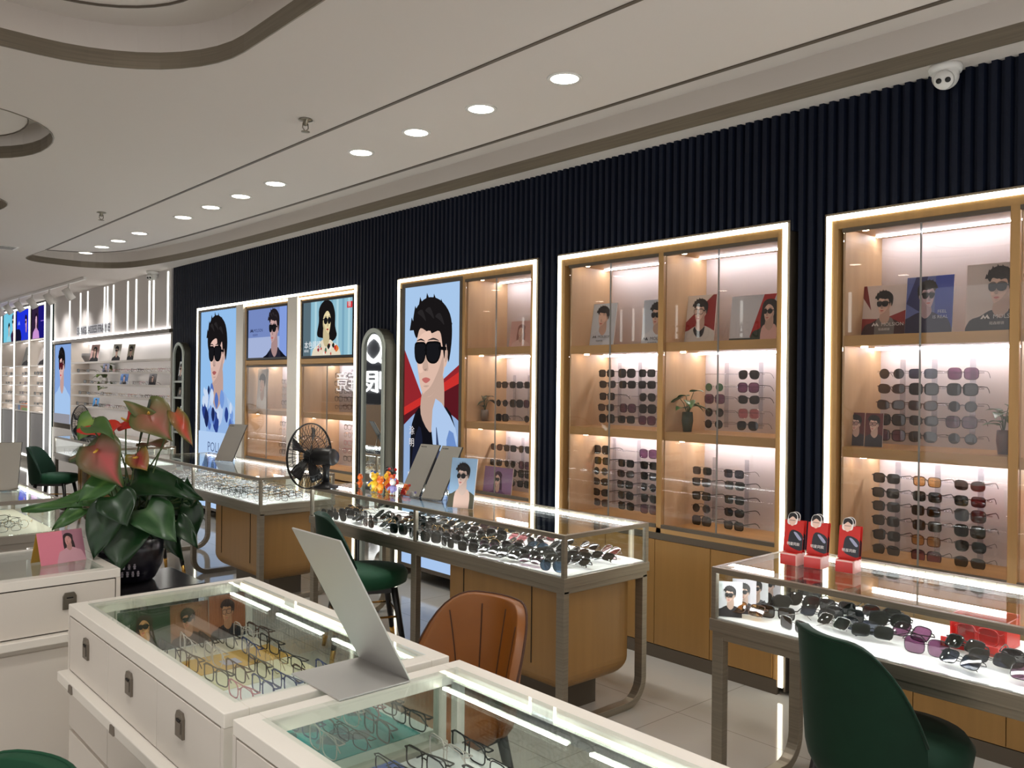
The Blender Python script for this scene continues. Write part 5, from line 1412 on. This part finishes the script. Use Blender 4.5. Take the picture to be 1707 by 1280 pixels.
tub_chair('green chair of which only the top edge shows, bottom left corner', (.22, 1.80, 0), -FX + .3, M_GREENS, M_GREENS, .45, .738, W=.24)

# ------------------------------------------------------------------ folded pink card, plant on its plinth
t = thing('folded_card', 'pink and ochre tent card with a dark-haired woman, on left white counter', 'folded card', (.835, 3.275, HZ), .18)
w, h = .155, .115
p = Print(w, h, (226, 130, 150), t=.0012, edge=ink((226, 178, 90)))
p.rect(w * .55, 0, w, h, (176, 120, 136)); p.bust(w * .66, h * .68, h * .34, -1, 'long', cloth=(214, 160, 172), style=None, skin=(214, 156, 150), hc=(44, 22, 28))
f = p.build('front_leaf', t); f.rotation_euler = (-.36, 0, 0)
m = MB(); m.box(-w / 2, w / 2, -.0006, .0006, 0, h, ink((206, 160, 66))); f = m.build('rear_leaf', t); f.location = (0, 2 * h * math.sin(.36), 0); f.rotation_euler = (.36, 0, 0)

t = thing('plant_stand', 'dark marble plant stand between the white counters and the plant', 'plant stand', (1.14, 3.34, 0))
m = MB(); m.box(-.165, .165, -.16, .20, .70, .735, M_MARBLE); m.build('top', t, .003)
m = MB(); m.box(-.145, .145, -.14, .18, .02, .70, M_MARBLE); m.build('body', t, .003)
PX, PY, PZ = 1.10, 3.40, .735
t = thing('potted_plant', 'large potted anthurium with red and green flowers on a dark stand', 'plant', (PX, PY, PZ))
m = MB(); m.lathe([(.0001, 0), (.075, 0), (.088, .012), (.112, .06), (.122, .12), (.118, .165), (.108, .165), (.108, .14), (.0001, .14)], M_POT, 32)
m.build('pot', t)
m = MB(); m.lathe([(.0001, .145), (.106, .142)], M_SOIL, 20, cap=False); m.build('soil', t)
m = MB()
for k in range(9):
    a = -2.3 + .16 * (k % 5) + .05 * (k // 5)
    for j in range(6):
        b_ = 2 * PI * j / 6; r = .114 + .0
        zz = .045 + .028 * (k // 5) + .008 * math.sin(b_)
        m.ball((r * math.cos(a + .018 * math.cos(b_)), r * math.sin(a + .018 * math.cos(b_)), zz), .0035, ink((170, 160, 170)), 6, 4)
m.build('blossom_pattern', t)
rv = Vector((.744, -.668, 0)); fv = Vector((.668, .744, 0)); uv_ = Vector((0, 0, 1))
def W3(dx, dz, df=0): return rv * dx + uv_ * dz + fv * df
LC = ((18, 50, 22), (34, 74, 34)); LC2 = ((52, 92, 44), (96, 136, 66)); LC3 = ((40, 76, 40), (110, 140, 100))
S_ = 435.0
def px(x, y, df=0): return W3((x - 221) / S_ * (1 + df / 3.27), (1.5 - PZ) - (y - 636) / S_ * (1 + df / 3.27), df)
def stem(a, b_, r=.0035, bend=.03):
    m = MB(); a = Vector(a); b_ = Vector(b_); mid = (a + b_) / 2 + Vector((b_.x - a.x, b_.y - a.y, 0)) * -.12 + Vector((0, 0, bend))
    m.tube(smooth2([tuple(a), tuple(mid), tuple(b_)], 6, False), r, M_STEM, 6); return m.build('stem', t)
lv = [  # base pixel, tip pixel, depth base/tip, width, colours, droop
    ((230, 800), (345, 840), -.02, -.08, .075, LC, .15), ((265, 850), (325, 905), -.10, -.16, .085, LC3, .10), ((236, 868), (242, 956), -.12, -.20, .105, LC, .05),
    ((180, 832), (66, 858), -.04, -.14, .048, LC2, .05), ((160, 850), (128, 888), -.10, -.18, .040, LC2, .10), ((210, 800), (168, 842), -.12, -.18, .060, LC2, .05),
    ((300, 870), (338, 915), -.02, -.04, .045, LC, .10), ((310, 845), (322, 905), .05, .02, .05, LC, .05), ((200, 860), (176, 930), -.06, -.10, .07, LC, .05),
    ((215, 830), (140, 800), .04, .05, .055, LC2, .10), ((240, 830), (290, 800), .06, .10, .07, LC, .05), ((215, 850), (205, 935), -.16, -.22, .07, LC, .05),
    ((262, 840), (285, 925), .08, .06, .08, LC, .05), ((225, 830), (255, 880), -.16, -.20, .075, LC, .05), ((220, 835), (190, 880), .08, .06, .08, LC, .05),
    ((245, 815), (330, 870), .06, .05, .08, LC, .1), ((318, 835), (322, 795), -.02, -.04, .03, LC, 0), ((305, 830), (306, 800), -.02, -.05, .028, LC, 0), ((205, 840), (155, 905), .02, .0, .06, LC, .05), ((250, 850), (300, 940), .02, .04, .06, LC, .05)]
for i, (bp, tp, d0, d1, wd, cc, dr) in enumerate(lv):
    B = px(*bp, d0); T = px(*tp, d1); L = (T - B).length
    d = (T - B) + Vector((0, 0, dr * L))
    up = -fv * .75 + uv_ * .65 + rv * random.uniform(-.25, .25)
    add_leaf(t, leaf_mesh(L, wd, dr, .22, True, cc, wave=.9, seed=i), B, d, up)
    stem((random.uniform(-.05, .05), random.uniform(-.05, .05), .15), B)
fl = [  # spathes: base px, tip px, depth, width, inner colour, rim colour, facing
    ((190, 745), (228, 815), -.15, .088, (186, 78, 76), (70, 100, 52), -fv + uv_ * .25, .2),
    ((200, 752), (146, 775), -.10, .070, (150, 110, 92), (56, 84, 46), -fv * .6 + uv_ * .8, .3),
    ((206, 722), (152, 730), -.08, .048, (206, 44, 26), (206, 52, 30), -fv * .7 + uv_ * .7, .35),
    ((165, 700), (150, 735), -.05, .050, (140, 166, 84), (76, 116, 48), -fv + uv_ * .4, .2),
    ((214, 702), (232, 716), -.02, .052, (206, 38, 30), (206, 44, 32), -fv + uv_ * .3, .15),
    ((250, 686), (290, 735), -.04, .085, (170, 96, 82), (92, 112, 60), -fv * .8 + uv_ * .5, .2),
    ((262, 700), (222, 672), -.04, .036, (136, 110, 70), (84, 104, 54), -fv + uv_ * .2 - rv * .4, .0),
    ((298, 690), (330, 742), -.03, .036, (196, 74, 54), (104, 110, 50), -fv + uv_ * .2 + rv * .5, .1),
    ((274, 744), (236, 746), .0, .030, (110, 66, 52), (96, 88, 46), -fv * .5 + uv_ * .8, .2),
    ((232, 758), (252, 786), -.02, .052, (190, 84, 84), (150, 140, 60), -fv + uv_ * .2, .1),
    ((190, 712), (226, 735), -.18, .055, (64, 96, 48), (78, 108, 52), -fv * .4 + uv_ * .9, .35)]
for i, (bp, tp, df, wd, c0, c1, up, dr) in enumerate(fl):
    B = px(*bp, df); T = px(*tp, df - .03); L = (T - B).length * 1.05
    o = add_leaf(t, leaf_mesh(L, wd, dr, .18, True, seed=20 + i, wave=1.3, spathe=(c0, c1)), B, (T - B) + Vector((0, 0, dr * L)), up, 'spathe')
    stem((random.uniform(-.04, .04), random.uniform(-.04, .04), .15), B, .003, .02)
    if i in (0, 4, 5, 9):
        m = MB(); m.tube([(.02, 0, .004), (.035, 0, .03), (.045, 0, .055)], [.005, .0048, .003], mat('spadix', (226, 176, 70), .5), 8); m.build('spadix', o)
m = MB(); a, b_ = px(252, 690, -.03), px(260, 668, -.05); m.tube([tuple(px(236, 745, -.02)), tuple(px(248, 705, -.03)), tuple(a), tuple(b_)], [.003, .003, .006, .004], mat('dark_bud', (44, 58, 36), .5), 7); m.build('bud', t)

# ------------------------------------------------------------------ the opposite side of the shop, seen in reflections
b = MB(); b.box(-3.75, -3.70, 4.6, 21.0, 0, ZC, M_WALLW); struct(b.build('wall_opposite'))
for i, y in enumerate((5.6, 6.2, 6.6, 7.31, 8.10, 8.52, 9.21, 9.43, 9.70, 11.3, 12.2, 13.0)):
    m = MB(); m.box(-3.70, -3.69, y - .02, y + .02, 2.26, ZC - .03, M_LINE)
    tag(m.build('wall_light'), 'vertical glowing line on the wall opposite the cabinets', 'wall light', 'glowing lines on the opposite wall')
t = thing('wall_sign', 'dark raised letters on the wall opposite the cabinets', 'sign', (-3.685, 6.99, 2.24), PI / 2)
vs, fs = text_polys('DEALING GLASSES', .36); kx = 1.62 / max(v[0] for v in vs); m = MB(); m.add([(v[0] * kx, 0, v[1]) for v in vs], fs, M_LET); m.build('letters', t)
t = thing('entrance_sign', 'dark panel with glowing white eyewear lettering, seen in the arched mirror', 'sign', (-3.66, 17.7, 0), PI / 2)
m = MB(); m.box(-2.2, 2.2, .0, .03, 1.0, 2.75, M_NAVY); m.box(-2.2, 2.2, -.01, .03, 0, .98, M_PED); m.build('panel', t)
M_SIGN = emit('sign_white', (255, 255, 255), 6.0)
for ch, u in (('\u773c', -1.12), ('\u955c', .50)):
    vs, fs = text_polys(ch, 1.0); m = MB()
    a0, a1 = min(v[0] for v in vs), max(v[0] for v in vs); c0, c1 = min(v[1] for v in vs), max(v[1] for v in vs)
    m.add([(u + (v[0] - a0) / (a1 - a0) * .95, -.012, 1.27 + (v[1] - c0) / (c1 - c0) * .5) for v in vs], fs, M_SIGN); m.build('letter', t)
m = MB(); m.tube([(.40 * math.cos(a) - .55, -.014, 2.30 + .30 * math.sin(a) * (1 - .25 * abs(math.cos(a)))) for a in [2 * PI * k / 30 for k in range(30)]], .05, M_SIGN, 6, closed=True)
m.tube([(-.85, -.014, 2.02), (-1.0, -.014, 1.97)], .045, M_SIGN, 6)
m.build('logo', t)

for i, (x, y) in enumerate(((.24, 1.95), (.42, 3.3), (.1, .6), (-1.6, 1.6))):  # extra unseen downlights, added to brighten the white counters
    t = thing('downlight', 'round downlight added out of view to brighten the white counters', 'ceiling light', (x, y, ZC + (.02 if -1.2 < x < 1.1 and .8 < y < 3.3 else (0.18 if -1.6 < x < 1.4 and .5 < y < 3.8 else 0))), group='downlights over the aisle')
    m = MB(); m.lathe([(.062, -.004), (.076, -.005), (.078, 0), (.062, .0)], M_CAMW, 28, cap=False); m.build('ring', t)
    m = MB(); m.lathe([(0.0001, -.002), (.062, -.003), (.062, .004)], M_DOWN, 28); m.build('lamp', t)
    ld = bpy.data.lights.new('downlight_beam', 'SPOT'); ld.energy = 52; ld.color = (1, .98, .95); ld.spot_size = 2.5; ld.spot_blend = .8; ld.shadow_soft_size = .055
    lo = bpy.data.objects.new('downlight_beam', ld); COL.objects.link(lo); lo.parent = t; lo.location = (0, 0, -.02)
# ------------------------------------------------------------------ rest of the room's lamps (the same downlights over the aisle side)
k = 0
for y in (0.0, 4.4, 6.9, 9.2, 12.0, 15.0):
    for x in (-2.6, -.4):
        if y == 0.0 and x > -1: x = 1.9
        if y == 4.4 and x > -1: x = -1.4
        t = thing('downlight', 'round downlight added out of view to brighten the white counters', 'ceiling light', (x, y, ZC), group='downlights over the aisle')
        m = MB(); m.lathe([(.062, -.004), (.076, -.005), (.078, 0), (.062, .0)], M_CAMW, 28, cap=False); m.build('ring', t)
        m = MB(); m.lathe([(0.0001, -.002), (.062, -.003), (.062, .004)], M_DOWN, 28); m.build('lamp', t)
        ld = bpy.data.lights.new('downlight_beam', 'SPOT'); ld.energy = 46; ld.color = (1, .95, .89); ld.spot_size = 2.2; ld.spot_blend = .8; ld.shadow_soft_size = .055
        lo = bpy.data.objects.new('downlight_beam', ld); COL.objects.link(lo); lo.parent = t; lo.location = (0, 0, -.02)

# ------------------------------------------------------------------ camera, world, view
cam = bpy.data.cameras.new('camera'); co = bpy.data.objects.new('camera', cam); COL.objects.link(co)
cam.sensor_width = 36.0; cam.lens = 1421.3 / 1707 * 36.0; cam.clip_start = 0.05; cam.clip_end = 100
yaw, pitch, roll = 0.731440697, 0.000398199, -0.0109343948
f = Vector((math.sin(yaw) * math.cos(pitch), math.cos(yaw) * math.cos(pitch), math.sin(pitch)))
r0 = Vector((math.cos(yaw), -math.sin(yaw), 0)); d0 = f.cross(r0)
r1 = r0 * math.cos(roll) + d0 * math.sin(roll); d1 = -r0 * math.sin(roll) + d0 * math.cos(roll)
co.matrix_world = Matrix.Translation((0, 0, 1.5)) @ Matrix((r1, -d1, -f)).transposed().to_4x4()
SC.camera = co
w = bpy.data.worlds.new('world'); SC.world = w; w.use_nodes = True
bg = w.node_tree.nodes['Background']; bg.inputs['Color'].default_value = (1.0, .97, .95, 1); bg.inputs['Strength'].default_value = 1.0
SC.view_settings.view_transform = 'Standard'; SC.view_settings.look = 'None'; SC.view_settings.exposure = 0.0; SC.view_settings.gamma = 1.0
SC.view_settings.use_curve_mapping = False
SC.cycles.use_denoising = True
SC.cycles.max_bounces = 10; SC.cycles.diffuse_bounces = 4; SC.cycles.glossy_bounces = 5; SC.cycles.transparent_max_bounces = 24; SC.cycles.transmission_bounces = 6
SC.cycles.caustics_reflective = False; SC.cycles.caustics_refractive = False; SC.cycles.sample_clamp_indirect = 6.0
